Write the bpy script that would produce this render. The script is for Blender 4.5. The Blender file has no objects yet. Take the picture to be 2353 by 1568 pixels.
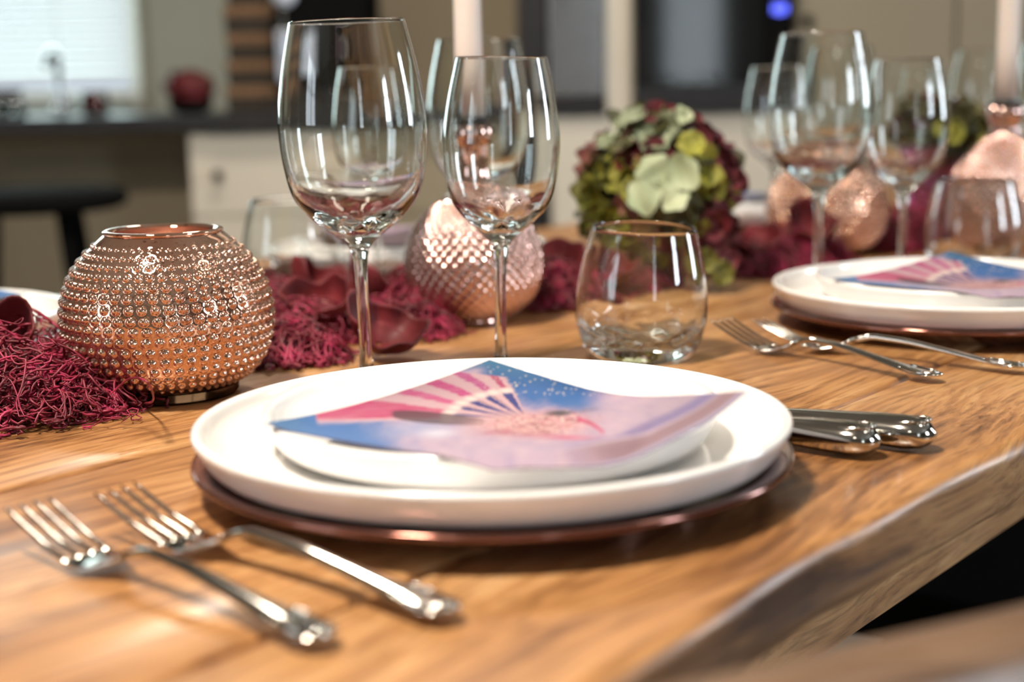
import bpy, math, random
import numpy as np
from math import radians, sin, cos, pi, sqrt, tan
from mathutils import Matrix, Vector

SC = bpy.context.scene
COL = SC.collection
rnd = random.Random(7)

# ------------------------------------------------------------------ camera
# z = 0 is the table top, the floor lies 0.76 m below it
F, CX, CY = 3268.0, 1176.5, 784.0
TH, RO, CAMH = radians(10.02), 0.0193, 0.176
fw = np.array([0, cos(TH), -sin(TH)])
_r0 = np.array([1., 0, 0]); _u0 = np.array([0, sin(TH), cos(TH)])
cr = cos(RO) * _r0 - sin(RO) * _u0
cu = cos(RO) * _u0 + sin(RO) * _r0
CP = np.array([0, 0, CAMH])
def ray(px, py):
    return fw + cr * (px - CX) / F - cu * (py - CY) / F
def atz(px, py, z=0.0):                 # point of height z seen at a photo pixel
    d = ray(px, py); t = (z - CAMH) / d[2]; return CP + d * t
def aty(px, py, Y):                     # point at distance Y seen at a photo pixel
    d = ray(px, py); t = Y / d[1]; return CP + d * t
cam_d = bpy.data.cameras.new('camera'); cam = bpy.data.objects.new('camera', cam_d); COL.objects.link(cam)
cam_d.lens = 50; cam_d.sensor_width = 36; cam_d.clip_start = .01; cam_d.clip_end = 60
M = Matrix.Identity(4)
for i in range(3):
    M[i][0] = cr[i]; M[i][1] = cu[i]; M[i][2] = -fw[i]; M[i][3] = CP[i]
cam.matrix_world = M
cam_d.dof.use_dof = True; cam_d.dof.focus_distance = .765; cam_d.dof.aperture_fstop = 4.3
SC.camera = cam

# ------------------------------------------------------------------ light and exposure
SC.view_settings.view_transform = 'Standard'; SC.view_settings.look = 'None'
SC.view_settings.gamma = 1; SC.view_settings.use_curve_mapping = False
SC.view_settings.exposure = -.42
W = bpy.data.worlds.new('overcast_sky'); SC.world = W; W.use_nodes = True
W.node_tree.nodes['Background'].inputs[0].default_value = (.80, .90, 1.0, 1)
W.node_tree.nodes['Background'].inputs[1].default_value = 1.0
SC.cycles.max_bounces = 24; SC.cycles.transmission_bounces = 24; SC.cycles.glossy_bounces = 10
SC.cycles.diffuse_bounces = 4; SC.cycles.transparent_max_bounces = 24
SC.cycles.sample_clamp_indirect = 25.0; SC.cycles.blur_glossy = .1
SC.cycles.use_denoising = True

def area(name, loc, direction, sx, sy, power, color):
    l = bpy.data.lights.new(name, 'AREA'); l.shape = 'RECTANGLE'; l.size = sx; l.size_y = sy
    l.energy = power; l.color = color
    o = bpy.data.objects.new(name, l); COL.objects.link(o); o.location = loc
    o.rotation_euler = Vector(direction).to_track_quat('-Z', 'Y').to_euler()
    return o
WARM = (1.0, .87, .73); DAY = (.82, .91, 1.0)
# daylight outside each window
area('daylight_kitchen', (-1.75, 4.75, .75), (0, -1, 0), 2.0, 1.8, 70, (.78, 1.0, .98))
area('daylight_garden', (1.25, -3.05, .70), (0, 1, 0), 1.5, 1.9, 140, DAY)
area('daylight_patio', (3.55, -.85, .45), (-1, 0, 0), 1.6, 2.2, 430, DAY)
area('daylight_terrace', (3.55, 1.9, .45), (-1, 0, 0), 1.4, 2.2, 240, DAY)
area('daylight_side', (-3.45, -.9, .6), (1, 0, 0), 1.6, 1.9, 60, DAY)
# ceiling lamps: name, x, y, power
LAMPS = [(-.56, .30, 92), (1.05, .75, 4), (-.55, -1.1, 4), (-.25, 2.65, 30)]  # the last is an added lamp that brightens the kitchen fronts

# ------------------------------------------------------------------ materials
def mat(name):
    m = bpy.data.materials.new(name); m.use_nodes = True
    nt = m.node_tree
    return m, nt, nt.nodes['Principled BSDF']
def N(nt, t, **kw):
    n = nt.nodes.new(t)
    for k, v in kw.items():
        if k in n.inputs: n.inputs[k].default_value = v
        else: setattr(n, k, v)
    return n
def ramp(nt, fac, stops):
    r = nt.nodes.new('ShaderNodeValToRGB'); e = r.color_ramp.elements
    while len(e) < len(stops): e.new(.5)
    for i, (p, c) in enumerate(stops):
        e[i].position = p; e[i].color = (*c, 1) if len(c) == 3 else c
    nt.links.new(fac, r.inputs[0]); return r
def S(r, g, b):                         # sRGB 0..255 -> linear
    return tuple(((c / 255) / 12.92 if c / 255 <= .04045 else ((c / 255 + .055) / 1.055) ** 2.4) for c in (r, g, b))
def plain(name, col, rough=.5, metal=0., noise=.0, scale=20., coat=0., bump=0., spec=.5):
    m, nt, b = mat(name)
    b.inputs['Roughness'].default_value = rough; b.inputs['Metallic'].default_value = metal
    b.inputs['Coat Weight'].default_value = coat; b.inputs['Coat Roughness'].default_value = .08
    b.inputs['Specular IOR Level'].default_value = spec
    tc = N(nt, 'ShaderNodeTexCoord'); nz = N(nt, 'ShaderNodeTexNoise', Scale=scale, Detail=5.0)
    nt.links.new(tc.outputs['Object'], nz.inputs['Vector'])
    a = tuple(c * (1 - noise) for c in col); d = tuple(min(1, c * (1 + noise)) for c in col)
    r = ramp(nt, nz.outputs['Fac'], [(.3, a), (.7, d)])
    nt.links.new(r.outputs[0], b.inputs['Base Color'])
    if bump:
        bp = N(nt, 'ShaderNodeBump', Strength=bump, Distance=.002)
        nt.links.new(nz.outputs['Fac'], bp.inputs['Height']); nt.links.new(bp.outputs[0], b.inputs['Normal'])
    return m
def glassm(name, col=(1, 1, 1), rough=0., ior=1.5):
    m, nt, b = mat(name); nt.nodes.remove(b)
    g = N(nt, 'ShaderNodeBsdfGlass', Roughness=rough, IOR=ior); g.inputs['Color'].default_value = (*col, 1)
    nt.links.new(g.outputs[0], nt.nodes['Material Output'].inputs[0]); return m
def woodm(name, stops, rough=(.30, .55), sc=1.0, coat=.25, dents=.35):
    m, nt, b = mat(name); L = nt.links.new
    tc = N(nt, 'ShaderNodeTexCoord'); oi = N(nt, 'ShaderNodeObjectInfo')
    off = N(nt, 'ShaderNodeVectorMath', operation='ADD')
    sc1 = N(nt, 'ShaderNodeVectorMath', operation='SCALE'); sc1.inputs[0].default_value = (3.7, 1.9, .7)
    L(oi.outputs['Random'], sc1.inputs['Scale']); L(tc.outputs['Object'], off.inputs[0]); L(sc1.outputs[0], off.inputs[1])
    # slow warp so that the grain wanders round knots
    wn = N(nt, 'ShaderNodeTexNoise', Scale=3.2 * sc, Detail=2.0)
    mp0 = N(nt, 'ShaderNodeMapping'); mp0.inputs['Scale'].default_value = (.7, 1.8, 1.8)
    L(off.outputs[0], mp0.inputs['Vector']); L(mp0.outputs[0], wn.inputs['Vector'])
    ws = N(nt, 'ShaderNodeVectorMath', operation='SCALE'); ws.inputs['Scale'].default_value = .12
    L(wn.outputs['Color'], ws.inputs[0])
    wa = N(nt, 'ShaderNodeVectorMath', operation='ADD'); L(off.outputs[0], wa.inputs[0]); L(ws.outputs[0], wa.inputs[1])
    mp = N(nt, 'ShaderNodeMapping'); mp.inputs['Scale'].default_value = (1.3 * sc, 62 * sc, 62 * sc); L(wa.outputs[0], mp.inputs['Vector'])
    gr = N(nt, 'ShaderNodeTexNoise', Scale=2.4, Detail=7.0, Roughness=.62); L(mp.outputs[0], gr.inputs['Vector'])
    mpf = N(nt, 'ShaderNodeMapping'); mpf.inputs['Scale'].default_value = (9 * sc, 190 * sc, 190 * sc); L(wa.outputs[0], mpf.inputs['Vector'])
    fi = N(nt, 'ShaderNodeTexNoise', Scale=2.0, Detail=4.0); L(mpf.outputs[0], fi.inputs['Vector'])
    bl = N(nt, 'ShaderNodeTexNoise', Scale=5.5 * sc, Detail=3.0)
    mpb = N(nt, 'ShaderNodeMapping'); mpb.inputs['Scale'].default_value = (1.0, 2.2, 2.2); L(off.outputs[0], mpb.inputs['Vector']); L(mpb.outputs[0], bl.inputs['Vector'])
    mx = N(nt, 'ShaderNodeMath', operation='MULTIPLY_ADD'); mx.inputs[1].default_value = .55
    m2 = N(nt, 'ShaderNodeMath', operation='MULTIPLY'); m2.inputs[1].default_value = .45
    L(bl.outputs['Fac'], m2.inputs[0]); L(gr.outputs['Fac'], mx.inputs[0]); L(m2.outputs[0], mx.inputs[2])
    r = ramp(nt, mx.outputs[0], stops)
    r2 = ramp(nt, fi.outputs['Fac'], [(.34, (.50, .45, .41)), (.50, (1, 1, 1))])
    mc = N(nt, 'ShaderNodeMix', data_type='RGBA', blend_type='MULTIPLY'); mc.inputs['Factor'].default_value = .75
    L(r.outputs[0], mc.inputs[6]); L(r2.outputs[0], mc.inputs[7])
    # knots
    vo = N(nt, 'ShaderNodeTexVoronoi', Scale=4.2 * sc); vo.inputs['Randomness'].default_value = 1
    mpk = N(nt, 'ShaderNodeMapping'); mpk.inputs['Scale'].default_value = (.8, 1.3, .2); L(wa.outputs[0], mpk.inputs['Vector']); L(mpk.outputs[0], vo.inputs['Vector'])
    kr = ramp(nt, vo.outputs['Distance'], [(.02, (.20, .11, .06)), (.05, (.45, .28, .17)), (.10, (1, 1, 1))])
    mk = N(nt, 'ShaderNodeMix', data_type='RGBA', blend_type='MULTIPLY'); mk.inputs['Factor'].default_value = .8
    L(mc.outputs[2], mk.inputs[6]); L(kr.outputs[0], mk.inputs[7]); L(mk.outputs[2], b.inputs['Base Color'])
    rr = N(nt, 'ShaderNodeMapRange'); rr.inputs[3].default_value = rough[0]; rr.inputs[4].default_value = rough[1]
    L(bl.outputs['Fac'], rr.inputs[0]); L(rr.outputs[0], b.inputs['Roughness'])
    b.inputs['Coat Weight'].default_value = coat; b.inputs['Coat Roughness'].default_value = .22
    hs = N(nt, 'ShaderNodeMath', operation='ADD'); L(gr.outputs['Fac'], hs.inputs[0]); L(fi.outputs['Fac'], hs.inputs[1])
    bp = N(nt, 'ShaderNodeBump', Strength=dents, Distance=.0012); L(hs.outputs[0], bp.inputs['Height']); L(bp.outputs[0], b.inputs['Normal'])
    return m

MT = {}
MT['wood'] = woodm('old_pine', [(.33, S(92, 60, 34)), (.42, S(140, 96, 56)), (.50, S(172, 124, 76)), (.58, S(190, 144, 94)), (.70, S(206, 168, 124))])
MT['chairwood'] = woodm('oiled_beech', [(.30, S(70, 50, 37)), (.5, S(104, 80, 60)), (.72, S(132, 104, 80))], dents=.1)
MT['glass'] = glassm('clear_glass', (.985, .995, .99))
MT['mauveglass'] = glassm('mauve_glass', (.86, .66, .80), .05)
MT['china'] = plain('white_glazed_china', (.86, .85, .83), .18, noise=.015, scale=8, coat=.5)
MT['copperrim'] = plain('rose_copper_lacquer', S(128, 84, 72), .12, metal=.85, noise=.08, scale=60, coat=.4)
MT['steel'] = plain('polished_steel', (.63, .61, .56), .10, metal=1.0, noise=.05, scale=90)
MT['candle'] = plain('pale_pink_wax', S(222, 212, 204), .45, noise=.03, scale=30)
MT['candle'].node_tree.nodes['Principled BSDF'].inputs['Subsurface Weight'].default_value = .3
MT['candle'].node_tree.nodes['Principled BSDF'].inputs['Subsurface Scale'].default_value = .01
MT['wick'] = plain('charred_wick', (.02, .02, .02), .9)
MT['collar'] = plain('black_iron', (.02, .018, .018), .4, metal=.5)
MT['raffia'] = None
def mercury(name, a, b_, dark, rough=.07):
    m, nt, b = mat(name); L = nt.links.new
    tc = N(nt, 'ShaderNodeTexCoord')
    nz = N(nt, 'ShaderNodeTexNoise', Scale=26.0, Detail=6.0); L(tc.outputs['Object'], nz.inputs['Vector'])
    n2 = N(nt, 'ShaderNodeTexNoise', Scale=230.0, Detail=3.0, Roughness=.7); L(tc.outputs['Object'], n2.inputs['Vector'])
    r = ramp(nt, nz.outputs['Fac'], [(.35, a), (.62, b_)])
    sp = ramp(nt, n2.outputs['Fac'], [(.30, (.35, .25, .22)), (.40, (1, 1, 1))])
    mx = N(nt, 'ShaderNodeMix', data_type='RGBA', blend_type='MULTIPLY'); mx.inputs['Factor'].default_value = dark
    L(r.outputs[0], mx.inputs[6]); L(sp.outputs[0], mx.inputs[7]); L(mx.outputs[2], b.inputs['Base Color'])
    b.inputs['Metallic'].default_value = .92; b.inputs['Roughness'].default_value = rough
    b.inputs['Coat Weight'].default_value = .6; b.inputs['Coat Roughness'].default_value = .03
    return m
MT['mercury'] = mercury('copper_mercury_glass', S(204, 152, 126), S(232, 190, 166), .9, .035)
MT['mercury_in'] = mercury('copper_mercury_inside', S(220, 180, 160), S(236, 204, 188), .3, .3)
MT['rosemerc'] = mercury('rose_mercury_glass', S(196, 156, 144), S(222, 188, 178), .5, .04)
MT['footglass'] = glassm('smoky_foot_glass', (.30, .20, .14), .12)
def fibre(name, cols):
    m, nt, b = mat(name); L = nt.links.new
    tc = N(nt, 'ShaderNodeTexCoord'); nz = N(nt, 'ShaderNodeTexNoise', Scale=55.0, Detail=3.0); L(tc.outputs['Object'], nz.inputs['Vector'])
    r = ramp(nt, nz.outputs['Fac'], [(.3, cols[0]), (.5, cols[1]), (.68, cols[2])]); L(r.outputs[0], b.inputs['Base Color'])
    b.inputs['Roughness'].default_value = .5; b.inputs['Subsurface Weight'].default_value = .0
    return m
MT['raffia'] = fibre('dyed_sisal', [S(72, 8, 22), S(116, 18, 40), S(172, 40, 82)])
MT['petal'] = plain('dried_red_petal', S(98, 20, 26), .6, noise=.4, scale=45, bump=.5)
MT['cream'] = plain('cream_paint', S(228, 221, 204), .45, noise=.02, scale=4)
MT['cream_in'] = plain('cream_paint_panel', S(224, 216, 198), .45, noise=.02, scale=4)
MT['taupe'] = plain('taupe_paint', S(158, 146, 122), .6, noise=.04, scale=3)
MT['wall'] = plain('wall_paint', S(150, 144, 128), .8, noise=.03, scale=3)
MT['wallpale'] = plain('pale_tile', S(188, 196, 184), .35, noise=.03, scale=5)
MT['walldark'] = plain('dark_wall_paint', S(92, 86, 76), .8, noise=.03, scale=3)
MT['ceil'] = plain('ceiling_paint', S(150, 146, 138), .85, noise=.01, scale=3)
MT['floor'] = plain('stone_floor', S(128, 124, 118), .4, noise=.12, scale=6)
MT['black'] = plain('black_matt_lacquer', (.007, .007, .007), .8, noise=.1, spec=.02)
MT['stone'] = plain('dark_worktop', S(46, 46, 48), .35, noise=.2, scale=40)
MT['ovenglass'] = plain('black_oven_glass', (.008, .009, .009), .06, noise=.0, spec=.5)
MT['greyglass'] = plain('grey_steel_door', (.30, .31, .32), .22, metal=.7, noise=.05)
MT['graphite'] = plain('graphite_panel', (.02, .02, .022), .35)
MT['slat'] = plain('white_blind_slat', (.86, .88, .86), .5)
MT['white'] = plain('white_frame_paint', (.78, .78, .76), .4)
MT['boxbrown'] = plain('brown_wicker', S(128, 98, 70), .7, noise=.3, scale=60)
MT['boxdark'] = plain('dark_wicker', S(52, 44, 34), .7, noise=.3, scale=60)
MT['red'] = plain('red_wax', S(120, 14, 18), .35, noise=.1)
MT['chrome'] = plain('chrome', (.75, .77, .8), .12, metal=1)
MT['leaf'] = plain('dry_green_leaf', S(86, 96, 40), .55, noise=.3, scale=60)
def emis(name, col, st):
    m, nt, b = mat(name); b.inputs['Base Color'].default_value = (*col, 1)
    b.inputs['Emission Color'].default_value = (*col, 1); b.inputs['Emission Strength'].default_value = st; return m
MT['pale_glint'] = plain('painted_window_glint', (.72, .80, .95), .25)  # pale blue paint standing in for window light reflected by chrome
MT['display'] = emis('blue_display', (.12, .16, 1.0), 6)
def petalm(name, c1, c2, c3=None):
    m, nt, b = mat(name); L = nt.links.new
    tc = N(nt, 'ShaderNodeTexCoord'); oi = N(nt, 'ShaderNodeObjectInfo')
    nz = N(nt, 'ShaderNodeTexNoise', Scale=40.0, Detail=4.0); L(tc.outputs['Object'], nz.inputs['Vector'])
    r = ramp(nt, nz.outputs['Fac'], [(.32, c1), (.66, c2)])
    hs = N(nt, 'ShaderNodeHueSaturation'); mr = N(nt, 'ShaderNodeMapRange'); mr.inputs[3].default_value = .42; mr.inputs[4].default_value = 1.1
    L(oi.outputs['Random'], mr.inputs[0]); L(mr.outputs[0], hs.inputs['Value']); L(r.outputs[0], hs.inputs['Color']); L(hs.outputs[0], b.inputs['Base Color'])
    b.inputs['Roughness'].default_value = .6; return m
MT['p_burg'] = petalm('burgundy_floret', S(78, 18, 30), S(132, 40, 52))
MT['p_lime'] = petalm('lime_floret', S(118, 118, 34), S(178, 176, 70))
MT['p_pale'] = petalm('pale_green_floret', S(150, 166, 128), S(196, 206, 170))
MT['p_pink'] = petalm('dusty_pink_floret', S(150, 84, 84), S(196, 140, 120))
MT['p_olive'] = petalm('olive_floret', S(56, 54, 24), S(104, 102, 50))

# ------------------------------------------------------------------ mesh helpers
def mk(name, V, Fc, m, parent=None, smooth=True, loc=None):
    me = bpy.data.meshes.new(name)
    V = np.asarray(V, dtype=np.float32)
    if isinstance(Fc, np.ndarray) and Fc.ndim == 2:
        n, k = Fc.shape
        me.vertices.add(len(V)); me.vertices.foreach_set('co', V.ravel())
        me.loops.add(n * k); me.loops.foreach_set('vertex_index', Fc.astype(np.int32).ravel())
        me.polygons.add(n); me.polygons.foreach_set('loop_start', np.arange(0, n * k, k, dtype=np.int32))
        me.update(calc_edges=True)
    else:
        me.from_pydata([tuple(v) for v in V.tolist()], [], [tuple(int(i) for i in f) for f in Fc]); me.update()
    me.polygons.foreach_set('use_smooth', [smooth] * len(me.polygons))
    if m: me.materials.append(MT[m] if isinstance(m, str) else m)
    o = bpy.data.objects.new(name, me); COL.objects.link(o)
    if parent: o.parent = parent
    if loc is not None: o.location = loc
    return o
def tag(o, label, cat, group=None, kind=None):
    o['label'] = label; o['category'] = cat
    if group: o['group'] = group
    if kind: o['kind'] = kind
    return o
def struct(o, label=None):
    o['kind'] = 'structure'
    if label: o['label'] = label
    return o
def thing(name, loc, label, cat, group=None, rz=0.):
    o = bpy.data.objects.new(name, None); COL.objects.link(o); o.empty_display_size = .05
    o.location = loc; o.rotation_euler = (0, 0, rz); return tag(o, label, cat, group)
def copy_tree(o, parent=None):
    c = o.copy(); COL.objects.link(c)
    if parent: c.parent = parent
    for ch in list(o.children): copy_tree(ch, c)
    return c
def dup(o, loc, label, rz=None, group=None):
    c = copy_tree(o); c.location = loc; c['label'] = label
    if rz is not None: c.rotation_euler = (0, 0, rz)
    if group: c['group'] = group
    return c
class MB:
    def __init__(s): s.V = []; s.F = []
    def add(s, V, Fc):
        b = len(s.V); s.V += [tuple(map(float, v)) for v in V]; s.F += [tuple(int(i) + b for i in f) for f in Fc]; return s
    def box(s, x0, x1, y0, y1, z0, z1):
        V = [(x0, y0, z0), (x1, y0, z0), (x1, y1, z0), (x0, y1, z0), (x0, y0, z1), (x1, y0, z1), (x1, y1, z1), (x0, y1, z1)]
        return s.add(V, [(0, 3, 2, 1), (4, 5, 6, 7), (0, 1, 5, 4), (1, 2, 6, 5), (2, 3, 7, 6), (3, 0, 4, 7)])
    def build(s, name, m, parent=None, smooth=False, loc=None, bevel=0.):
        o = mk(name, s.V, s.F, m, parent, smooth, loc)
        if bevel:
            md = o.modifiers.new('bevel', 'BEVEL'); md.width = bevel; md.segments = 2; md.limit_method = 'ANGLE'
        return o
def box(name, x0, x1, y0, y1, z0, z1, m, parent=None, bevel=0.):
    return MB().box(x0, x1, y0, y1, z0, z1).build(name, m, parent, bevel=bevel)
def spline(P, n):                       # Catmull-Rom through points
    P = np.array(P, float); Q = np.vstack([2 * P[0] - P[1], P, 2 * P[-1] - P[-2]]); out = []
    for i in range(1, len(Q) - 2):
        for t in np.linspace(0, 1, n, endpoint=False):
            a, b, c, d = Q[i - 1], Q[i], Q[i + 1], Q[i + 2]
            out.append(.5 * ((2 * b) + (-a + c) * t + (2 * a - 5 * b + 4 * c - d) * t * t + (-a + 3 * b - 3 * c + d) * t ** 3))
    out.append(P[-1]); return np.array(out)
def lathe_vf(prof, seg=64):
    prof = np.asarray(prof, float); n = len(prof)
    a = np.linspace(0, 2 * pi, seg, endpoint=False)
    V = np.zeros((n, seg, 3)); V[:, :, 0] = prof[:, 0:1] * np.cos(a); V[:, :, 1] = prof[:, 0:1] * np.sin(a); V[:, :, 2] = prof[:, 1:2]
    i, j = np.meshgrid(np.arange(n - 1), np.arange(seg), indexing='ij'); j2 = (j + 1) % seg
    Fq = np.stack([i * seg + j, i * seg + j2, (i + 1) * seg + j2, (i + 1) * seg + j], -1).reshape(-1, 4)
    return V.reshape(-1, 3), Fq
def lathe(name, prof, m, parent=None, seg=64, loc=None):
    # profile runs bottom-outer to top for outward normals; ends are closed by a tiny radius
    prof = [(max(r, 2e-5), z) for r, z in prof]
    V, Fq = lathe_vf(prof, seg); return mk(name, V, Fq, m, parent, True, loc)
def tube_vf(P, R, k=5, up=(0, 0, 1), wz=None):
    P = np.asarray(P, float); n = len(P); R = np.broadcast_to(np.asarray(R, float), (n,))
    T = np.gradient(P, axis=0); T /= np.linalg.norm(T, axis=1)[:, None] + 1e-9
    u = np.cross(T, np.array(up, float)); l = np.linalg.norm(u, axis=1)
    u[l < 1e-3] = (1, 0, 0); u /= np.linalg.norm(u, axis=1)[:, None]; v = np.cross(u, T)
    a = np.linspace(0, 2 * pi, k, endpoint=False)
    wz = R if wz is None else np.broadcast_to(np.asarray(wz, float), (n,))
    V = P[:, None, :] + R[:, None, None] * np.cos(a)[None, :, None] * u[:, None, :] + wz[:, None, None] * np.sin(a)[None, :, None] * v[:, None, :]
    i, j = np.meshgrid(np.arange(n - 1), np.arange(k), indexing='ij'); j2 = (j + 1) % k
    Fq = np.stack([i * k + j, i * k + j2, (i + 1) * k + j2, (i + 1) * k + j], -1).reshape(-1, 4)
    return V.reshape(-1, 3), Fq
def tube(name, P, R, m, parent=None, k=10, up=(0, 0, 1), wz=None, loc=None):
    V, Fq = tube_vf(P, R, k, up, wz); n = len(V) // k
    Fl = [tuple(f) for f in Fq] + [tuple(range(k))[::-1], tuple(range((n - 1) * k, n * k))]
    return mk(name, V, Fl, m, parent, True, loc)

# ------------------------------------------------------------------ the room (setting)
FZ, CZ = -.76, 1.72
XL, XR, YF, YB = -3.1, 3.2, -2.7, 4.35
T = .12
struct(box('floor', XL - T, XR + T, YF - T, YB + T, FZ - .06, FZ, 'floor'))
struct(box('ceiling', XL - T, XR + T, YF - T, YB + T, CZ, CZ + .06, 'ceil'))
def wall_x(name, y0, y1, x0, x1, holes, m='wall'):      # wall in the xz plane with one opening
    b = MB(); a, c, z0, z1 = holes
    b.box(x0, a, y0, y1, FZ, CZ); b.box(c, x1, y0, y1, FZ, CZ); b.box(a, c, y0, y1, FZ, z0); b.box(a, c, y0, y1, z1, CZ)
    return struct(b.build(name, m))
def wall_y(name, x0, x1, y0, y1, holes, m='wall'):
    b = MB(); y = y0
    for a, c, z0, z1 in holes:
        b.box(x0, x1, y, a, FZ, CZ); b.box(x0, x1, a, c, FZ, z0); b.box(x0, x1, a, c, z1, CZ); y = c
    b.box(x0, x1, y, y1, FZ, CZ)
    return struct(b.build(name, m))
KW = (-2.55, -1.10, .16, 1.35)           # kitchen window
GW = (1.00, 1.44, .02, 1.45)              # garden window behind the camera
PW = (-1.15, -.55, .30, 1.35)
TW_ = (1.55, 2.10, .10, 1.30)             # terrace window, further along the right wall             # patio window, right wall (y range)
SW = (-1.6, -.3, .1, 1.35)
wall_x('wall_back', YB, YB + T, XL - T, XR + T, KW)
wall_x('wall_front', YF - T, YF, XL - T, XR + T, GW, 'walldark')
wall_y('wall_right', XR, XR + T, YF, YB, [PW, TW_], 'walldark')
wall_y('wall_left', XL - T, XL, YF, YB, [SW], 'walldark')
def window(n, horizontal, wall, a, c, z0, z1, bars=1):
    b = MB(); f = .04; w0, w1 = wall
    def bb(p0, p1, q0, q1):
        if horizontal: b.box(p0, p1, w0, w1, q0, q1)
        else: b.box(w0, w1, p0, p1, q0, q1)
    bb(a, a + f, z0, z1); bb(c - f, c, z0, z1); bb(a + f, c - f, z0, z0 + f); bb(a + f, c - f, z1 - f, z1)
    for i in range(bars):
        x = a + (c - a) * (i + 1) / (bars + 1); bb(x - .018, x + .018, z0 + f, z1 - f)
    zt = z0 + (z1 - z0) * .62; bb(a + f, c - f, zt, zt + .03)
    return struct(b.build('window_%d' % n, 'white'))
window(1, True, (YB + .03, YB + .07), *KW, bars=1)
window(2, True, (YF - .07, YF - .03), *GW, bars=0)
window(3, False, (XR + .03, XR + .07), *PW, bars=0)
window(5, False, (XR + .03, XR + .07), *TW_, bars=0)
window(4, False, (XL - .07, XL - .03), *SW, bars=1)
def blind(x0, x1, y, z0, z1, label, ang, pitch=.042):
    t = thing('venetian_blind', ((x0 + x1) / 2, y, z1), label, 'blind')
    w = (x1 - x0) / 2
    box('head_rail', -w, w, -.02, .02, -.03, 0, 'white', t)
    n = int((z1 - z0 - .06) / pitch); base = None
    for i in range(n):
        if base is None:
            d = .022; base = mk('slat', [(-w, -d * cos(ang), -d * sin(ang)), (w, -d * cos(ang), -d * sin(ang)), (w, 0, .003), (-w, 0, .003), (w, d * cos(ang), d * sin(ang)), (-w, d * cos(ang), d * sin(ang)),
                                (-w, -d * cos(ang), -d * sin(ang) - .002), (w, -d * cos(ang), -d * sin(ang) - .002), (w, d * cos(ang), d * sin(ang) - .002), (-w, d * cos(ang), d * sin(ang) - .002)],
                               [(0, 1, 2, 3), (3, 2, 4, 5), (6, 9, 8, 7), (0, 6, 7, 1), (5, 4, 8, 9)], 'slat', t)
            o = base
        else:
            o = base.copy(); COL.objects.link(o); o.parent = t
        o.location = (0, 0, -.05 - i * pitch)
    box('bottom_rail', -w, w, -.02, .02, z0 - z1, z0 - z1 + .02, 'white', t)
    for sx in (-.7, .7):
        tube('ladder_cord', [(w * sx, -.024, -.03), (w * sx, -.024, z0 - z1)], .0015, 'white', t, 6)
blind(KW[0] + .01, KW[1] - .01, YB - .035, KW[2] + .01, KW[3], 'white venetian blind over the bright kitchen window', radians(25))
blind(GW[0] + .02, GW[1] - .02, YF + .035, GW[2] + .05, GW[3], 'white venetian blind on the garden window behind the table', radians(38))
for i, (x, y, p) in enumerate(LAMPS):
    t = thing('ceiling_lamp', (x, y, CZ), ['square warm ceiling lamp above the nearest place setting', 'square warm ceiling lamp near the patio window', 'square warm ceiling lamp near the side window', 'square warm ceiling lamp added to brighten the kitchen fronts'][i], 'lamp')
    b = MB(); s = .16
    b.box(-s, s, -s, -s + .02, -.03, 0).box(-s, s, s - .02, s, -.03, 0).box(-s, -s + .02, -s + .02, s - .02, -.03, 0).box(s - .02, s, -s + .02, s - .02, -.03, 0)
    b.build('housing', 'white', t)
    a = area('lamp_light', (0, 0, -.028), (0, 0, -1), .24, .24, p, WARM); a.parent = t

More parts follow.
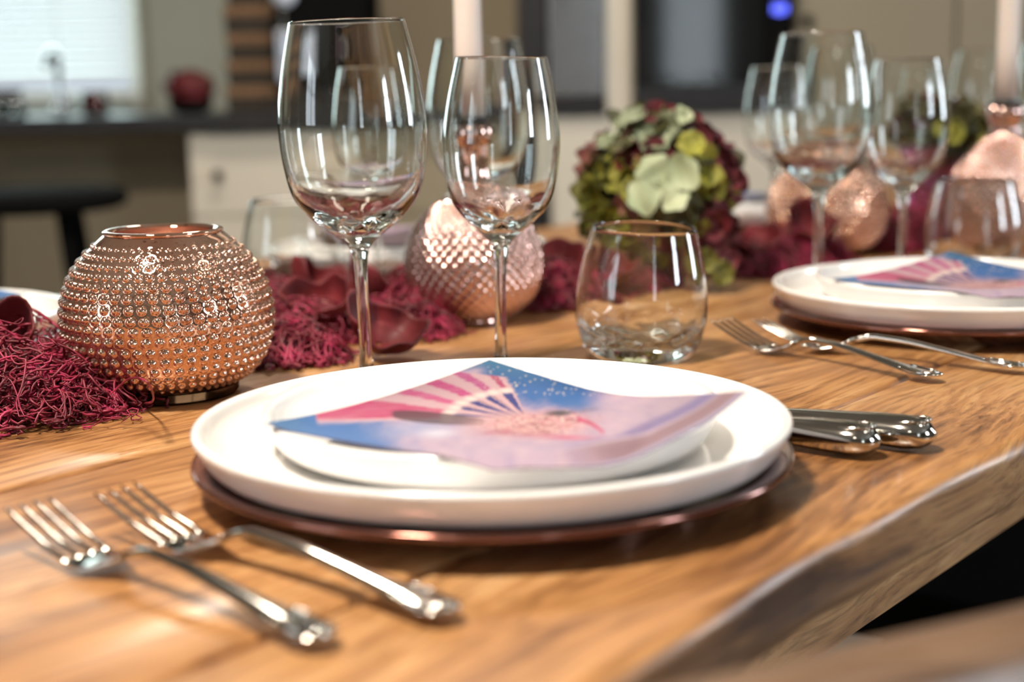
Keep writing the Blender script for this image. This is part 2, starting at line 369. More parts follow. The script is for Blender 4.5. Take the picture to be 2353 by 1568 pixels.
# ------------------------------------------------------------------ the table
ES = atz(1953, 1246)                       # a point on the near edge
ang_t = math.atan2(.776, .63)
e = np.array([cos(ang_t), sin(ang_t), 0]); nrm = np.array([-sin(ang_t), cos(ang_t), 0])
TW, TT = .90, .032
S0, S1 = -1.25, 1.95
tb = thing('dining_table', (ES[0], ES[1], 0), 'long rustic pine dining table with worn wavy front edge', 'table', rz=ang_t)
def tl(p):                                 # world -> table coordinates
    d = np.array([p[0] - ES[0], p[1] - ES[1], 0]); return d @ e, d @ nrm
cuts = [0, .112, .345, .545, .785, TW]
def hash_n(x, k): return sin(x * 7.3 + k) * .5 + sin(x * 17.1 + 2.1 * k) * .3 + sin(x * 41. + k * 3) * .2
for k in range(5):
    y0, y1 = cuts[k] + .0016, cuts[k + 1] - .0016
    n = 240; xs = np.linspace(S0, S1, n)
    sec = []; R = .003
    front = k == 0; back = k == 4
    def edge(x): return hash_n(x, 1.0) * .006 if front else 0.
    rows = []
    for x in xs:
        dz = .0006 * hash_n(x * .6, k * 5.)
        if front:
            w = edge(x); r = .0075 + .002 * hash_n(x * 1.7, 4.)
            p = [(y0 + w + .004 + .003 * hash_n(x * 2, 9), -TT)]
            p += [(y0 + w + .0012, -TT * .9), (y0 + w - .0005, -TT * .6), (y0 + w, -r - .0015)]
            p += [(y0 + w + r * (1 - cos(a)), -r + r * sin(a)) for a in np.linspace(0, pi / 2, 6)]
            p += [(y0 + w + r + .002, 0), (y1 - R, 0), (y1, -R), (y1, -TT)]
        elif back:
            p = [(y0, -TT), (y0, -R), (y0 + R, 0), (y1 - .01, 0), (y1 - .003, -.003), (y1, -.01), (y1, -TT * .8), (y1 - .002, -TT), (y1 - .004, -TT)]
        else:
            p = [(y0, -TT), (y0, -R), (y0 + R, 0), (y0 + .3 * (y1 - y0), .0002), (y0 + .6 * (y1 - y0), .0001), (y1 - R, 0), (y1, -R), (y1, -TT * .5), (y1, -TT), (y1 - .01, -TT), (y0 + .01, -TT)]
        rows.append([(x, yy, zz + dz) for yy, zz in p])
    m_ = len(rows[0]); V = [v for r_ in rows for v in r_]
    Fq = []
    for i in range(n - 1):
        for j in range(m_):
            j2 = (j + 1) % m_
            Fq.append((i * m_ + j, i * m_ + j2, (i + 1) * m_ + j2, (i + 1) * m_ + j))
    Fq += [tuple(range(m_))[::-1], tuple(range((n - 1) * m_, n * m_))]
    mk('plank', V, Fq, 'wood', tb)
b = MB().box(S0 + .12, S1 - .12, .09, .115, -TT - .09, -TT).box(S0 + .12, S1 - .12, TW - .115, TW - .09, -TT - .09, -TT)
b.box(S0 + .12, S0 + .145, .115, TW - .115, -TT - .09, -TT).box(S1 - .145, S1 - .12, .115, TW - .115, -TT - .09, -TT)
b.build('apron', 'wood', tb)
for sx in (S0 + .10, S1 - .18):
    for sy in (.075, TW - .155):
        MB().box(sx, sx + .08, sy, sy + .08, FZ, -TT).build('leg', 'wood', tb, bevel=.004)

# ------------------------------------------------------------------ place settings
def plate_profile(R, h, base, floor_z, tw=.0035):
    # closed: outside from foot to lip, then inside to the centre
    o = [(0, .0016), (base * .62, .0016), (base * .64, 0), (base * .70, 0), (base * .72, .0016), (base, .0022)]
    side = spline([(base, .0022), (base + .55 * (R - base), h * .22), (R - .0015, h * .72), (R, h - .0022), (R - .0008, h - .0004), (R - .0024, h)], 5)
    ins = spline([(R - .0024, h), (R - .0046, h - .0012), (R - .0075, h * .66), (R - .015, floor_z + .0012), (R - .026, floor_z), (R * .5, floor_z - .0003), (0, floor_z - .0004)], 6)
    return o + [tuple(p) for p in side[1:]] + [tuple(p) for p in ins[1:]]
def charger_mesh():
    return [(0, .001), (.085, .001), (.09, 0), (.096, 0), (.10, .0012)] + [tuple(p) for p in spline([(.10, .0012), (.116, .0048), (.128, .0092), (.1342, .0120), (.1358, .0137), (.1345, .0154), (.130, .0146), (.120, .0125), (.105, .0118), (.09, .0115), (0, .0115)], 6)]
PL = [  # centre, description words
    (np.array([-.0097, .6346]), 'nearest place setting', 0.0),
    (np.array([.330, 1.0406]), 'place setting by the right-hand table edge', -.14),
    (np.array([-.10, 1.385]), 'place setting across the table behind the tumblers', pi + .15),
    (np.array([.247, 1.79]), 'place setting across the table beside the hydrangea', pi),
    (np.array([-.447, .974]), 'place setting across the table left of the copper bowl vase', pi - .1)]
lab_charger = ['copper charger plate under the nearest stack of plates, highlights on its rim', 'copper charger plate under the second place setting at right, half out of frame',
               'copper charger plate across the table behind the stemless tumbler', 'copper charger plate across the table behind the hydrangea', 'copper charger plate at the far left behind the copper vase']
lab_dinner = ['large white dinner plate of the nearest place setting in front', 'large white dinner plate on the right cut by the picture edge, beyond two forks',
              'large white dinner plate across the table behind the stemless tumbler', 'large white dinner plate seen between hydrangea and copper ball vase', 'large white dinner plate at far left behind the hobnail vase']
lab_side = ['small white side plate stacked on the nearest dinner plate', 'small white side plate stacked on the dinner plate at right', 'small white side plate across the table behind the wine glass stem',
            'small white side plate stacked beside the hydrangea across the table', 'small white side plate at the far left behind the hobnail vase']
lab_nap = ['printed paper napkin with striped wing picture on the nearest plates, corners lifted', 'printed paper napkin on the plates at right, lying flatter',
           'printed paper napkin across the table behind the wine glass stem', 'printed paper napkin on the plates behind the hydrangea', 'printed paper napkin at the far left behind the hobnail vase']
ZC, ZD = .0117, .0117 + .0063             # dinner plate foot, side plate foot
HP = .0192
ch0 = lathe('charger_plate', charger_mesh(), 'copperrim', seg=160)
dp0 = lathe('dinner_plate', plate_profile(.135, HP, .118, .0062), 'china', seg=160)
sp0 = lathe('side_plate', plate_profile(.1037, .0185, .089, .0060), 'china', seg=140)
for i, (c, w_, rz) in enumerate(PL):
    for o0, lab, z, nm, grp in ((ch0, lab_charger, 0, 'charger', 'copper charger plates'), (dp0, lab_dinner, ZC, 'plate', 'white dinner plates'), (sp0, lab_side, ZD, 'plate', 'white side plates')):
        o = o0 if i == 0 else o0.copy()
        if i: COL.objects.link(o)
        o.location = (c[0], c[1], z + .0004); tag(o, lab[i], 'plate', grp)

# napkin: a soft folded square with a printed picture; print stored per vertex
def lag(u):                                # quadratic Lagrange weights at 0, .5, 1
    return np.stack([2 * (u - .5) * (u - 1), -4 * u * (u - 1), 2 * u * (u - .5)], -1)
# control points of the print (u: top corner -> right corner, v: top corner -> left corner)
NP = {(0, 0): (1125, 827, .0490), (1, 0): (1402, 899, .0400), (2, 0): (1716, 899, .0545),
      (0, 1): (868, 918, .0385), (1, 1): (1180, 968, .0290), (2, 1): (1470, 1042, .0375),
      (0, 2): (612, 968, .0400), (1, 2): (900, 1052, .0340), (2, 2): (1205, 1073, .0370)}
def sm(x, a, b_): t = np.clip((x - a) / (b_ - a), 0, 1); return t * t * (3 - 2 * t)
def noise2(x, y, s):
    r = np.zeros_like(x)
    rs = np.random.RandomState(s)
    for k in range(7):
        f = 2.0 ** (k * .6) * .012; a = rs.rand() * 6.28; p = rs.rand() * 6.28
        r += np.sin((x * cos(a) + y * 2.2 * sin(a)) * f * 6.28 + p + 1.3 * np.sin(y * f * 9 + p)) / (k + 1.5)
    return r
def print_colour(X, Y, U, V_):
    def C(*c): return np.array(S(*c))
    sh = X.shape
    col = np.ones(sh + (3,)) * C(192, 168, 190)
    def blend(mask, c):
        nonlocal col
        mask = np.clip(mask, 0, 1)[..., None]; col = col * (1 - mask) + np.asarray(c) * mask
    n1 = noise2(X, Y, 3); n2 = noise2(X, Y, 9); n3 = noise2(X * 4, Y * 4, 5)
    blend(.5 * sm(n1, .1, 1.3), C(212, 184, 194)); blend(.45 * sm(-n1, .3, 1.4), C(160, 142, 180))
    blend(.7 * sm(X, 1380, 1650) * (1 - sm(Y, 930, 1040)), C(150, 134, 150))
    # blue sky corners
    bt = (1 - sm(Y - (X - 1125) * .22 + n2 * 6, 880, 938)) * sm(X, 1085, 1135) * (1 - sm(X, 1330, 1420))
    bt2 = (1 - sm(Y - (1125 - X) * .2, 836, 850)) * sm(X, 1040, 1080)
    blend(np.maximum(bt, 0), C(46, 104, 172)); blend(.8 * np.maximum(bt2, 0), C(52, 116, 160))
    blend(.8 * bt * (1 - sm(Y, 840, 900)), C(48, 110, 150))
    d = (Y - 968) - (X - 612) * .17
    bl = (1 - sm(X + n2 * 14 + (Y - 960) * -.6, 800, 930))
    blend(bl, C(58, 114, 184)); blend(.8 * (1 - sm(X, 640, 760)), C(46, 108, 158))
    blend(.55 * np.exp(-(((X - 950) / 90) ** 2 + ((Y - 985) / 22) ** 2)), C(150, 176, 220))
    blend(.8 * np.exp(-(((X - 1000) / 40) ** 2 + ((Y - 1000) / 10) ** 2)), C(226, 226, 240))
    # striped wing fanning out from a focus
    fx, fy = 1215., 962.
    dx, dy = fx - X, (fy - Y) * 2.9
    rr = np.sqrt(dx * dx + dy * dy); th = np.degrees(np.arctan2(dy, dx))       # 0 = left, 90 = up
    wob = th + .012 * (rr - 250) + n3 * .6
    wing = sm(wob, -2, 2) * (1 - sm(wob, 77, 80)) * (1 - sm(rr - 260 - 225 * (1 - sm(wob, 30, 85)), 0, 10))
    blend(wing, C(214, 176, 182))
    st = [(2, 20, (196, 62, 112)), (28, 36, (206, 84, 138)), (43, 52, (200, 66, 132)), (59, 66, (190, 76, 140)), (71, 76, (180, 60, 110))]
    for a0, a1, c in st:
        mm = wing * sm(wob, a0, a0 + 1.5) * (1 - sm(wob, a1 - 1.5, a1)) * sm(rr, 205 + 8 * np.sin(wob), 222)
        blend(mm * (.88 + .12 * n3), C(*c))
    for a0, a1 in ((9, 15), (24, 31), (38, 46), (53, 60), (68, 77)):
        mm = wing * sm(wob, a0, a0 + 1.5) * (1 - sm(wob, a1 - 1.5, a1)) * (1 - sm(rr, 178, 196)) * sm(rr, 12, 50)
        blend(mm, C(50, 58, 132))
    for a0 in (15, 31, 46, 60):
        mm = wing * np.exp(-((wob - a0 - 1) / 1.2) ** 2) * (1 - sm(rr, 170, 200)); blend(mm * .6, C(78, 44, 84))
    for k in range(9):                        # pale dots along the inner edge
        a = radians(-2 + k * 9.5); qx, qy = fx - 196 * cos(a), fy - 196 * sin(a) / 2.9
        blend(np.exp(-(((X - qx) / 16) ** 2 + ((Y - qy) / 5) ** 2) ** 1.5), C(246, 224, 216))
    # dark feather under the wing
    fX = (X - 885) / 240.; fc = 953 + 22 * fX - 4
    mm = sm(fX, 0, .06) * (1 - sm(fX, .9, .97)) * (1 - sm(np.abs(Y - fc) - 14 * np.sqrt(np.clip(1 - (2 * fX - 1) ** 2, 0, 1)), 0, 2))
    blend(mm * (.85 + .15 * np.sin(Y * 1.4)), C(72, 46, 56))
    # speckled pink body
    body = np.exp(-(((X - 1225) / 150) ** 2 + ((Y - 975 - (X - 1225) * -.03) / 34) ** 2) ** 2)
    blend(.85 * body, C(222, 168, 168)); blend(.75 * body * sm(n3, .2, 1.2), C(206, 120, 122)); blend(.5 * body * sm(-n3, .35, 1.2), C(214, 176, 140))
    blend(.85 * np.exp(-(((X - 1180) / 95) ** 2 + ((Y - 1001) / 7.5) ** 2)) * sm(n3, -.9, .6), C(170, 50, 76))
    blend(.9 * np.exp(-(((X - 1310) / 62) ** 2 + ((Y - 1008) / 3.6) ** 2)), C(206, 70, 116))
    xq = np.clip((X - 1335) / 62., 0, 1); mm = (np.abs(Y - (968 + 30 * xq ** 1.5)) < 4 + 2 * (1 - xq)) * (X > 1335) * (X < 1397); blend(mm * .9, C(200, 62, 112))
    blend(np.exp(-(((X - 1290) / 34) ** 2 + ((Y - 950) / 8.5) ** 2) ** 2) * (.8 + .2 * sm(n3, -.5, .5)), C(26, 22, 28))
    blend(.8 * np.exp(-(((X - 1350) / 36) ** 2 + ((Y - 944) / 9) ** 2)) * (n3 > .45), C(60, 36, 44))
    blend(.8 * np.exp(-(((X - 1232) / 16) ** 2 + ((Y - 976) / 3.5) ** 2)), C(136, 78, 78))
    blend(.7 * np.exp(-(((X - 1412) / 34) ** 2 + ((Y - 1011) / 2.2) ** 2)), C(88, 76, 104))
    blend(.6 * np.exp(-(((X - 1490) / 14) ** 2 + ((Y - 987) / 3.) ** 2)), C(178, 110, 130))
    rs2 = np.random.RandomState(6)
    for k in range(150):
        qx, qy = rs2.uniform(1040, 1400), rs2.uniform(832, 905)
        mm = np.exp(-(((X - qx) / 2.3) ** 2 + ((Y - qy) / 1.5) ** 2)) * np.clip(bt * 1.5, 0, 1) * rs2.uniform(.3, 1); blend(mm, C(230, 214, 190))
    for k in range(230):
        qx, qy = rs2.normal(1250, 75), rs2.normal(978, 17)
        mm = np.exp(-(((X - qx) / rs2.uniform(2, 5)) ** 2 + ((Y - qy) / rs2.uniform(1, 2.4)) ** 2)) * np.clip(body * 1.3, 0, 1) * .8
        blend(mm, C(*((120, 40, 60), (178, 60, 84), (240, 214, 200))[k % 3]))
    # border bands printed along the side below the right corner
    fade = 1 - sm(V_, .55, .85)
    blend(.75 * fade * sm(U, .84, .87) * (1 - sm(U, .90, .915)), C(112, 100, 158)); blend(.8 * fade * sm(U, .915, .93), C(140, 104, 112)); blend(.8 * fade * sm(U, .975, .985), C(176, 168, 200))
    return np.clip(col, 0, 1) * .64
def napkin(n, name='paper_napkin', ext=.0006):
    u = np.linspace(0, 1, n); U, Vv = np.meshgrid(u, u, indexing='ij')
    wu, wv = lag(U), lag(Vv)
    P = np.zeros((n, n, 3)); D = np.zeros((n, n, 2))
    for (i, j), (px, py, z) in NP.items():
        w = (wu[..., i] * wv[..., j])[..., None]
        P += w * atz(px, py, z); D += w * np.array([px, py])
    c = PL[0][0]
    P[..., 0] -= c[0]; P[..., 1] -= c[1]
    P[..., 2] += .0007 * np.sin(U * 9 + Vv * 4) + .0006 * np.sin(Vv * 13 - U * 3) * U
    r = np.hypot(P[..., 0], P[..., 1])       # stay clear of the plate below
    lip = ZD + .0185 + .0013; flo = ZD + .006 + .0016
    lo = np.where(r < .092, flo + (lip - flo) * np.clip((r - .080) / .012, 0, 1) ** 2, lip); lo = np.where(r > .1045, lip - (r - .1045) * .35, lo)
    P[..., 2] = np.maximum(P[..., 2], lo)
    top = P.reshape(-1, 3); bot = top - np.array([0, 0, ext])
    V = np.vstack([top, bot]); i, j = np.meshgrid(np.arange(n - 1), np.arange(n - 1), indexing='ij')
    q = np.stack([i * n + j, (i + 1) * n + j, (i + 1) * n + j + 1, i * n + j + 1], -1).reshape(-1, 4)
    qb = q[:, ::-1] + n * n
    ring = np.concatenate([np.arange(n) * n, (n - 1) * n + np.arange(1, n), (np.arange(n - 2, -1, -1)) * n + n - 1, np.arange(n - 2, 0, -1)])
    r2 = np.roll(ring, -1); side = np.stack([ring, ring + n * n, r2 + n * n, r2], -1)[:, ::-1]
    o = mk(name, V, np.vstack([q, qb, side]), 'napkin')
    col = print_colour(D[..., 0], D[..., 1], U, Vv).reshape(-1, 3)
    und = np.ones((n * n, 3)) * np.array(S(120, 104, 112))
    rgba = np.ones((2 * n * n, 4), dtype=np.float32); rgba[:n * n, :3] = col; rgba[n * n:, :3] = und
    ca = o.data.color_attributes.new('print', 'FLOAT_COLOR', 'POINT'); ca.data.foreach_set('color', rgba.ravel())
    return o
m, nt, bs = mat('printed_tissue'); at = N(nt, 'ShaderNodeVertexColor', layer_name='print'); nt.links.new(at.outputs[0], bs.inputs['Base Color'])
bs.inputs['Roughness'].default_value = .75; bs.inputs['Sheen Weight'].default_value = .15
vz = N(nt, 'ShaderNodeTexVoronoi', Scale=900.0); tcx = N(nt, 'ShaderNodeTexCoord'); nt.links.new(tcx.outputs['Object'], vz.inputs['Vector'])
bp = N(nt, 'ShaderNodeBump', Strength=.25, Distance=.0004); nt.links.new(vz.outputs['Distance'], bp.inputs['Height']); nt.links.new(bp.outputs[0], bs.inputs['Normal'])
MT['napkin'] = m
n0 = napkin(340); n1 = napkin(110, 'paper_napkin')
for i, (c, w_, rz) in enumerate(PL):
    o = n0 if i == 0 else (n1 if i == 1 else n1.copy())
    if i > 1: COL.objects.link(o)
    o.location = (c[0], c[1], 0); o.rotation_euler = (0, 0, rz); tag(o, lab_nap[i], 'napkin', 'printed paper napkins')

# cutlery: local +x runs from the tines to the end of the handle
def make_fork(label, L=.205):
    t = thing('dinner_fork', (0, 0, 0), label, 'fork', 'steel forks')
    def zc(x): return np.interp(x, [0, .012, .030, .048, .060, .074, .088, .12, .16, .186, .198, .205], [.0200, .0150, .0085, .0040, .0030, .0085, .0155, .0142, .0088, .0052, .0050, .0062])
    xs = np.concatenate([np.linspace(.046, .078, 13), np.linspace(.084, L, 34)])
    w = np.interp(xs, [.046, .052, .058, .066, .074, .084, .10, .15, .18, .194, .201, .205], [.0126, .0130, .0124, .0088, .0046, .0032, .0034, .0052, .0080, .0098, .0084, .0032])
    th = np.interp(xs, [.046, .055, .075, .085, .15, .19, .205], [.0008, .0012, .0018, .0021, .0019, .0018, .0010])
    zs = np.array([zc(x) for x in xs]); zs = np.convolve(np.pad(zs, 2, 'edge'), np.ones(5) / 5, 'valid')
    kh = 13
    P = np.stack([xs[:kh], xs[:kh] * 0, zs[:kh]], 1)
    tube('head', P, w[:kh], 'steel', t, 16, wz=th[:kh])
    P = np.stack([xs[kh - 1:], xs[kh - 1:] * 0, zs[kh - 1:]], 1)
    tube('handle', P, w[kh - 1:], 'steel', t, 20, wz=th[kh - 1:])
    # raised bead that outlines the end of the handle
    a = np.linspace(-2.2, 2.2, 30); bx = .186 + .0165 * np.cos(a); by = .0074 * np.sin(a)
    tube('rim_bead', np.stack([bx, by, np.array([zc(x) for x in bx]) + .0014], 1), .0009, 'steel', t, 8)
    tx = np.linspace(0, .050, 12)
    for k in range(4):
        y0 = (k - 1.5) * .0068
        P = np.stack([tx, y0 * (1 + .06 * (1 - tx / .05)), np.array([zc(x) for x in tx])], 1)
        tube('tine', P, np.interp(tx, [0, .006, .04, .05], [.0005, .0013, .0018, .0024]), 'steel', t, 8, wz=np.interp(tx, [0, .01, .05], [.0004, .0010, .0010]))
    return t
def place(o, tip, end, L=.205):
    a = math.atan2(end[1] - tip[1], end[0] - tip[0]); d = math.hypot(end[0] - tip[0], end[1] - tip[1])
    o.location = (tip[0], tip[1], .0008); o.rotation_euler = (0, 0, a); s = d / L; o.scale = (s, s, 1.0 * s)
    return s
fk = make_fork('steel dinner fork at the lower left, outermost of the nearest pair')
place(fk, atz(62, 1150, .019), atz(757, 1452, .007))
def fork(label, tp, ep, z=.0):
    f = copy_tree(fk); f['label'] = label; place(f, tp, ep); f.location.z = .0008 + z; return f
fork('steel dinner fork beside the nearest plates, right of its twin', atz(262, 1118, .019), atz(1046, 1393, .007))
fork('steel fork right of the front tumbler, its handle end on the plank joint', atz(1655, 730, .019), atz(2160, 858, .007))
fork('steel fork nearest the second place setting at right, handle leaving the picture', atz(1740, 733, .019), atz(2362, 838, .007)).rotation_euler.x = -.10

def make_knife(label):
    t = thing('table_knife', (0, 0, 0), label, 'knife', 'steel knives')
    xs = np.linspace(0, .095, 30)         # handle from its end
    w = np.interp(xs, [0, .002, .006, .014, .03, .06, .085, .095], [.0020, .0062, .0100, .0118, .0110, .0086, .0060, .0052])
    th = np.interp(xs, [0, .002, .006, .014, .03, .06, .095], [.0016, .0048, .0072, .0083, .0078, .0060, .0038])
    tube('handle', np.stack([xs, xs * 0, .0085 + xs * 0], 1), w, 'steel', t, 22, wz=th)
    a = np.linspace(-2.5, 2.5, 26)
    tube('rim_bead', np.stack([.016 - .013 * np.cos(a), .0072 * np.sin(a), .0142 + .0016 * np.cos(a)], 1), .0009, 'steel', t, 8)
    bx = np.linspace(.095, .215, 16)
    w = np.interp(bx, [.095, .11, .17, .2, .21, .215], [.0052, .0085, .0100, .0085, .005, .0008])
    tube('blade', np.stack([bx, bx * 0, np.interp(bx, [.095, .215], [.0075, .0030])], 1), w, 'steel', t, 12, wz=.0010)
    return t
kn = make_knife('steel knife just right of the nearest plates, inner one of the pair')
ka = ang_t + pi / 2
p = atz(2022, 1018, .0085); kn.location = (p[0], p[1], .0005); kn.rotation_euler = (0, 0, ka + .06)
p = atz(2150, 1003, .0085); dup(kn, (p[0], p[1], .0005), 'steel knife right of the nearest plates, outer one of the pair', ka + .09)

# ------------------------------------------------------------------ glasses
def glass_profile(outer, inner):
    o = spline(outer, 6); i = spline(inner, 6)
    rim = [((outer[-1][0] + inner[0][0]) / 2, outer[-1][1] + .0005)]
    return [tuple(p) for p in o] + rim + [tuple(p) for p in i]
def wine_profile(rs=1., zf=lambda z: z):
    out = [(0, .0012), (.020, .0006), (.034, 0), (.0362, .0006), (.0358, .0016), (.026, .0028), (.012, .0052), (.0055, .0095), (.0040, .018), (.0036, .045), (.0040, .072),
           (.0062, .084), (.0136, .0915), (.0262, .1015), (.0368, .1145), (.0416, .1320), (.0437, .1540), (.0425, .1730), (.0392, .1930), (.0350, .2120), (.0338, .2170)]
    inn = [(.0330, .2170), (.0342, .2120), (.0384, .1930), (.0416, .1730), (.0428, .1540), (.0406, .1325), (.0354, .1165), (.0255, .1060), (.0135, .1000), (.0060, .0982), (0, .0978)]
    sr = lambda r, z: r * (rs if z > .09 or z < .006 else rs * .5 + .5)
    return glass_profile([(sr(r, z), zf(z)) for r, z in out], [(sr(r, z), zf(z)) for r, z in inn])
bigp = wine_profile()
smallp = wine_profile(.825, lambda z: z * .085 / .088 if z < .088 else .085 + (z - .088) * .110 / .129)
tumb = glass_profile([(0, .0014), (.026, .0008), (.031, 0), (.0345, .0015), (.0385, .008), (.0425, .021), (.0437, .034), (.0420, .052), (.0382, .070), (.0340, .0860)],
                     [(.0330, .0860), (.0372, .070), (.0409, .052), (.0424, .036), (.0408, .023), (.0350, .0140), (.024, .0108), (0, .0104)])
def wg(name, prof, x, y, label, grp, tilt=(0, 0), seg=96, mesh=None, wavy=.112):
    if mesh is None: o = lathe(name, prof, 'glass', seg=seg)
    else: o = bpy.data.objects.new(name, mesh); COL.objects.link(o)
    o.location = (x, y, .0003); o.rotation_euler = (tilt[0], tilt[1], 0); tag(o, label, 'glass', grp)
    if mesh is None:                        # the hand-made glass is slightly wavy where it is thick
        me = o.data; co = np.empty(len(me.vertices) * 3, dtype=np.float32); me.vertices.foreach_get('co', co); co = co.reshape(-1, 3)
        n_ = len(co) // seg; ii = np.arange(len(co)) // seg; a_ = np.arctan2(co[:, 1], co[:, 0]); r_ = np.hypot(co[:, 0], co[:, 1])
        zb = wavy; inner = ii > n_ * .52; m_ = inner * np.clip((zb - co[:, 2]) / .012, 0, 1) * np.clip(r_ / .01, 0, 1)
        w_ = (np.sin(5 * a_ + 300 * co[:, 2]) + np.sin(9 * a_ - 510 * co[:, 2] + 1) + .7 * np.sin(14 * a_ + 900 * co[:, 2])) * (.00016 if wavy > .1 else .00040) * m_
        co[:, 0] -= np.cos(a_) * w_; co[:, 1] -= np.sin(a_) * w_; co[:, 2] += w_ * .8
        me.vertices.foreach_set('co', co.ravel()); me.update()
    return o
G1, G2, G3 = 'large wine glasses', 'small wine glasses', 'stemless tumblers'
B0 = wg('wine_glass', bigp, -.0885, .850, 'tall empty wine glass behind the nearest plates, left of the small one', G1, (radians(.6), radians(-1.1)))
S_0 = wg('wine_glass', smallp, -.0075, .880, 'small empty wine glass in front of the diamond-cut candle holder', G2, (0, radians(1.3)))
T0 = wg('stemless_tumbler', tumb, .0845, .930, 'clear stemless tumbler right behind the nearest plates', G3, (radians(1.6), radians(2.2)), wavy=.030)
for nm, me, x, y, lab, g in (
    ('wine_glass', B0.data, .262, 1.205, 'tall wine glass in front of the copper ball vase, behind the plates at right', G1),
    ('wine_glass', S_0.data, .339, 1.225, 'small wine glass right of the tall one, in front of the dark flowers', G2),
    ('stemless_tumbler', T0.data, .427, 1.305, 'stemless tumbler behind the plates at right, in front of the second candle holder', G3),
    ('wine_glass', S_0.data, -.112, 1.205, 'small wine glass across the table, seen through the tall front glass', G2),
    ('wine_glass', B0.data, -.023, 1.200, 'tall wine glass across the table, just behind the left candle', G1),
    ('stemless_tumbler', T0.data, -.190, 1.235, 'stemless tumbler across the table, right of the hobnail vase', G3),
    ('wine_glass', S_0.data, .302, 1.620, 'small wine glass across the table, behind and left of the copper ball vase', G2),
    ('wine_glass', B0.data, .378, 1.640, 'tall wine glass across the table, directly behind the other tall one at right', G1),
    ('wine_glass', B0.data, .655, 2.000, 'tall wine glass farthest away, just left of the right candle', G1),
    ('wine_glass', S_0.data, .585, 2.030, 'small wine glass farthest away, showing between the glasses at right', G2),
    ('wine_glass', B0.data, .600, 1.590, 'tall wine glass cut by the picture edge, right of the right candle', G1)):
    wg(nm, None, x, y, lab, g, mesh=me)

# ------------------------------------------------------------------ copper vases and candle holders
def hob_vase(name, label):
    t = thing(name, (0, 0, 0), label, 'vase', 'hobnail copper vases')
    ctrl = [(.0400, .0075), (.0475, .0130), (.0560, .0240), (.0602, .0370), (.0612, .0480), (.0598, .0600), (.0550, .0730), (.0475, .0840), (.0385, .0930), (.0342, .0968)]
    pr = spline(ctrl, 24); d = np.r_[0, np.cumsum(np.hypot(*np.diff(pr, axis=0).T))]
    rows, cols = 17, 50; nr, ns = rows * 12 + 1, cols * 12
    dd = np.linspace(0, d[-1], nr); R = np.interp(dd, d, pr[:, 0]); Z = np.interp(dd, d, pr[:, 1])
    tz = np.gradient(Z); tr = np.gradient(R); l = np.hypot(tz, tr); nR, nZ = tz / l, -tr / l
    a = np.linspace(0, 2 * pi, ns, endpoint=False)
    v = dd / d[-1] * rows; rowi = np.floor(v); fv = (v - rowi) - .5
    V = np.zeros((nr, ns, 3))
    rs = np.random.RandomState(4); jit = rs.rand(rows + 2) * .9 + 0.0
    size = np.interp(rowi, [0, 1, 4, 11, 14, 15, 16], [.6, .95, 1.10, 1.08, .8, .6, .01])
    for k in range(nr):
        fu = ((a / (2 * pi) * cols + .10 * rowi[k] + jit[int(rowi[k])] * .25) % 1) - .5
        cw = 2 * pi * R[k] / cols; chh = d[-1] / rows
        q = np.sqrt((fu * cw) ** 2 + (fv[k] * chh) ** 2) / (.00235 * size[k])
        h = .0019 * size[k] * np.sqrt(np.clip(1 - q ** 2, 0, 1)) - .00025 * np.exp(-((q - 1.15) / .2) ** 2)
        rr = R[k] + nR[k] * h
        V[k, :, 0] = rr * np.cos(a); V[k, :, 1] = rr * np.sin(a); V[k, :, 2] = Z[k] + nZ[k] * h
    i, j = np.meshgrid(np.arange(nr - 1), np.arange(ns), indexing='ij'); j2 = (j + 1) % ns
    Fq = np.stack([i * ns + j, i * ns + j2, (i + 1) * ns + j2, (i + 1) * ns + j], -1).reshape(-1, 4)
    mk('body', V.reshape(-1, 3), Fq, 'mercury', t)
    lathe('rim', [(.0342, .0966), (.0350, .0976), (.0346, .0988), (.0330, .0992), (.0308, .0988), (.0298, .0974)], 'mercury', t, 96)
    ins = spline([(.0298, .0974), (.036, .0925), (.0455, .083), (.0525, .072), (.0572, .059), (.0585, .047), (.0575, .037), (.053, .025), (.045, .015), (.0, .012)], 5)
    lathe('lining', [tuple(p) for p in ins], 'mercury_in', t, 96)
    lathe('foot', [(0, .0005), (.034, .0005), (.0375, 0), (.0392, .002), (.0395, .0060), (.0402, .0078), (.0395, .0088), (0, .0088)], 'footglass', t, 96)
    return t
v1 = hob_vase('hobnail_vase', 'round copper mercury glass vase with hobnails, in the left foreground'); v1.location = (-.2045, .838, .0003)
dup(v1, (.329, 1.475, .0003), 'round copper hobnail vase at the right, behind the tall wine glasses', rz=.4)

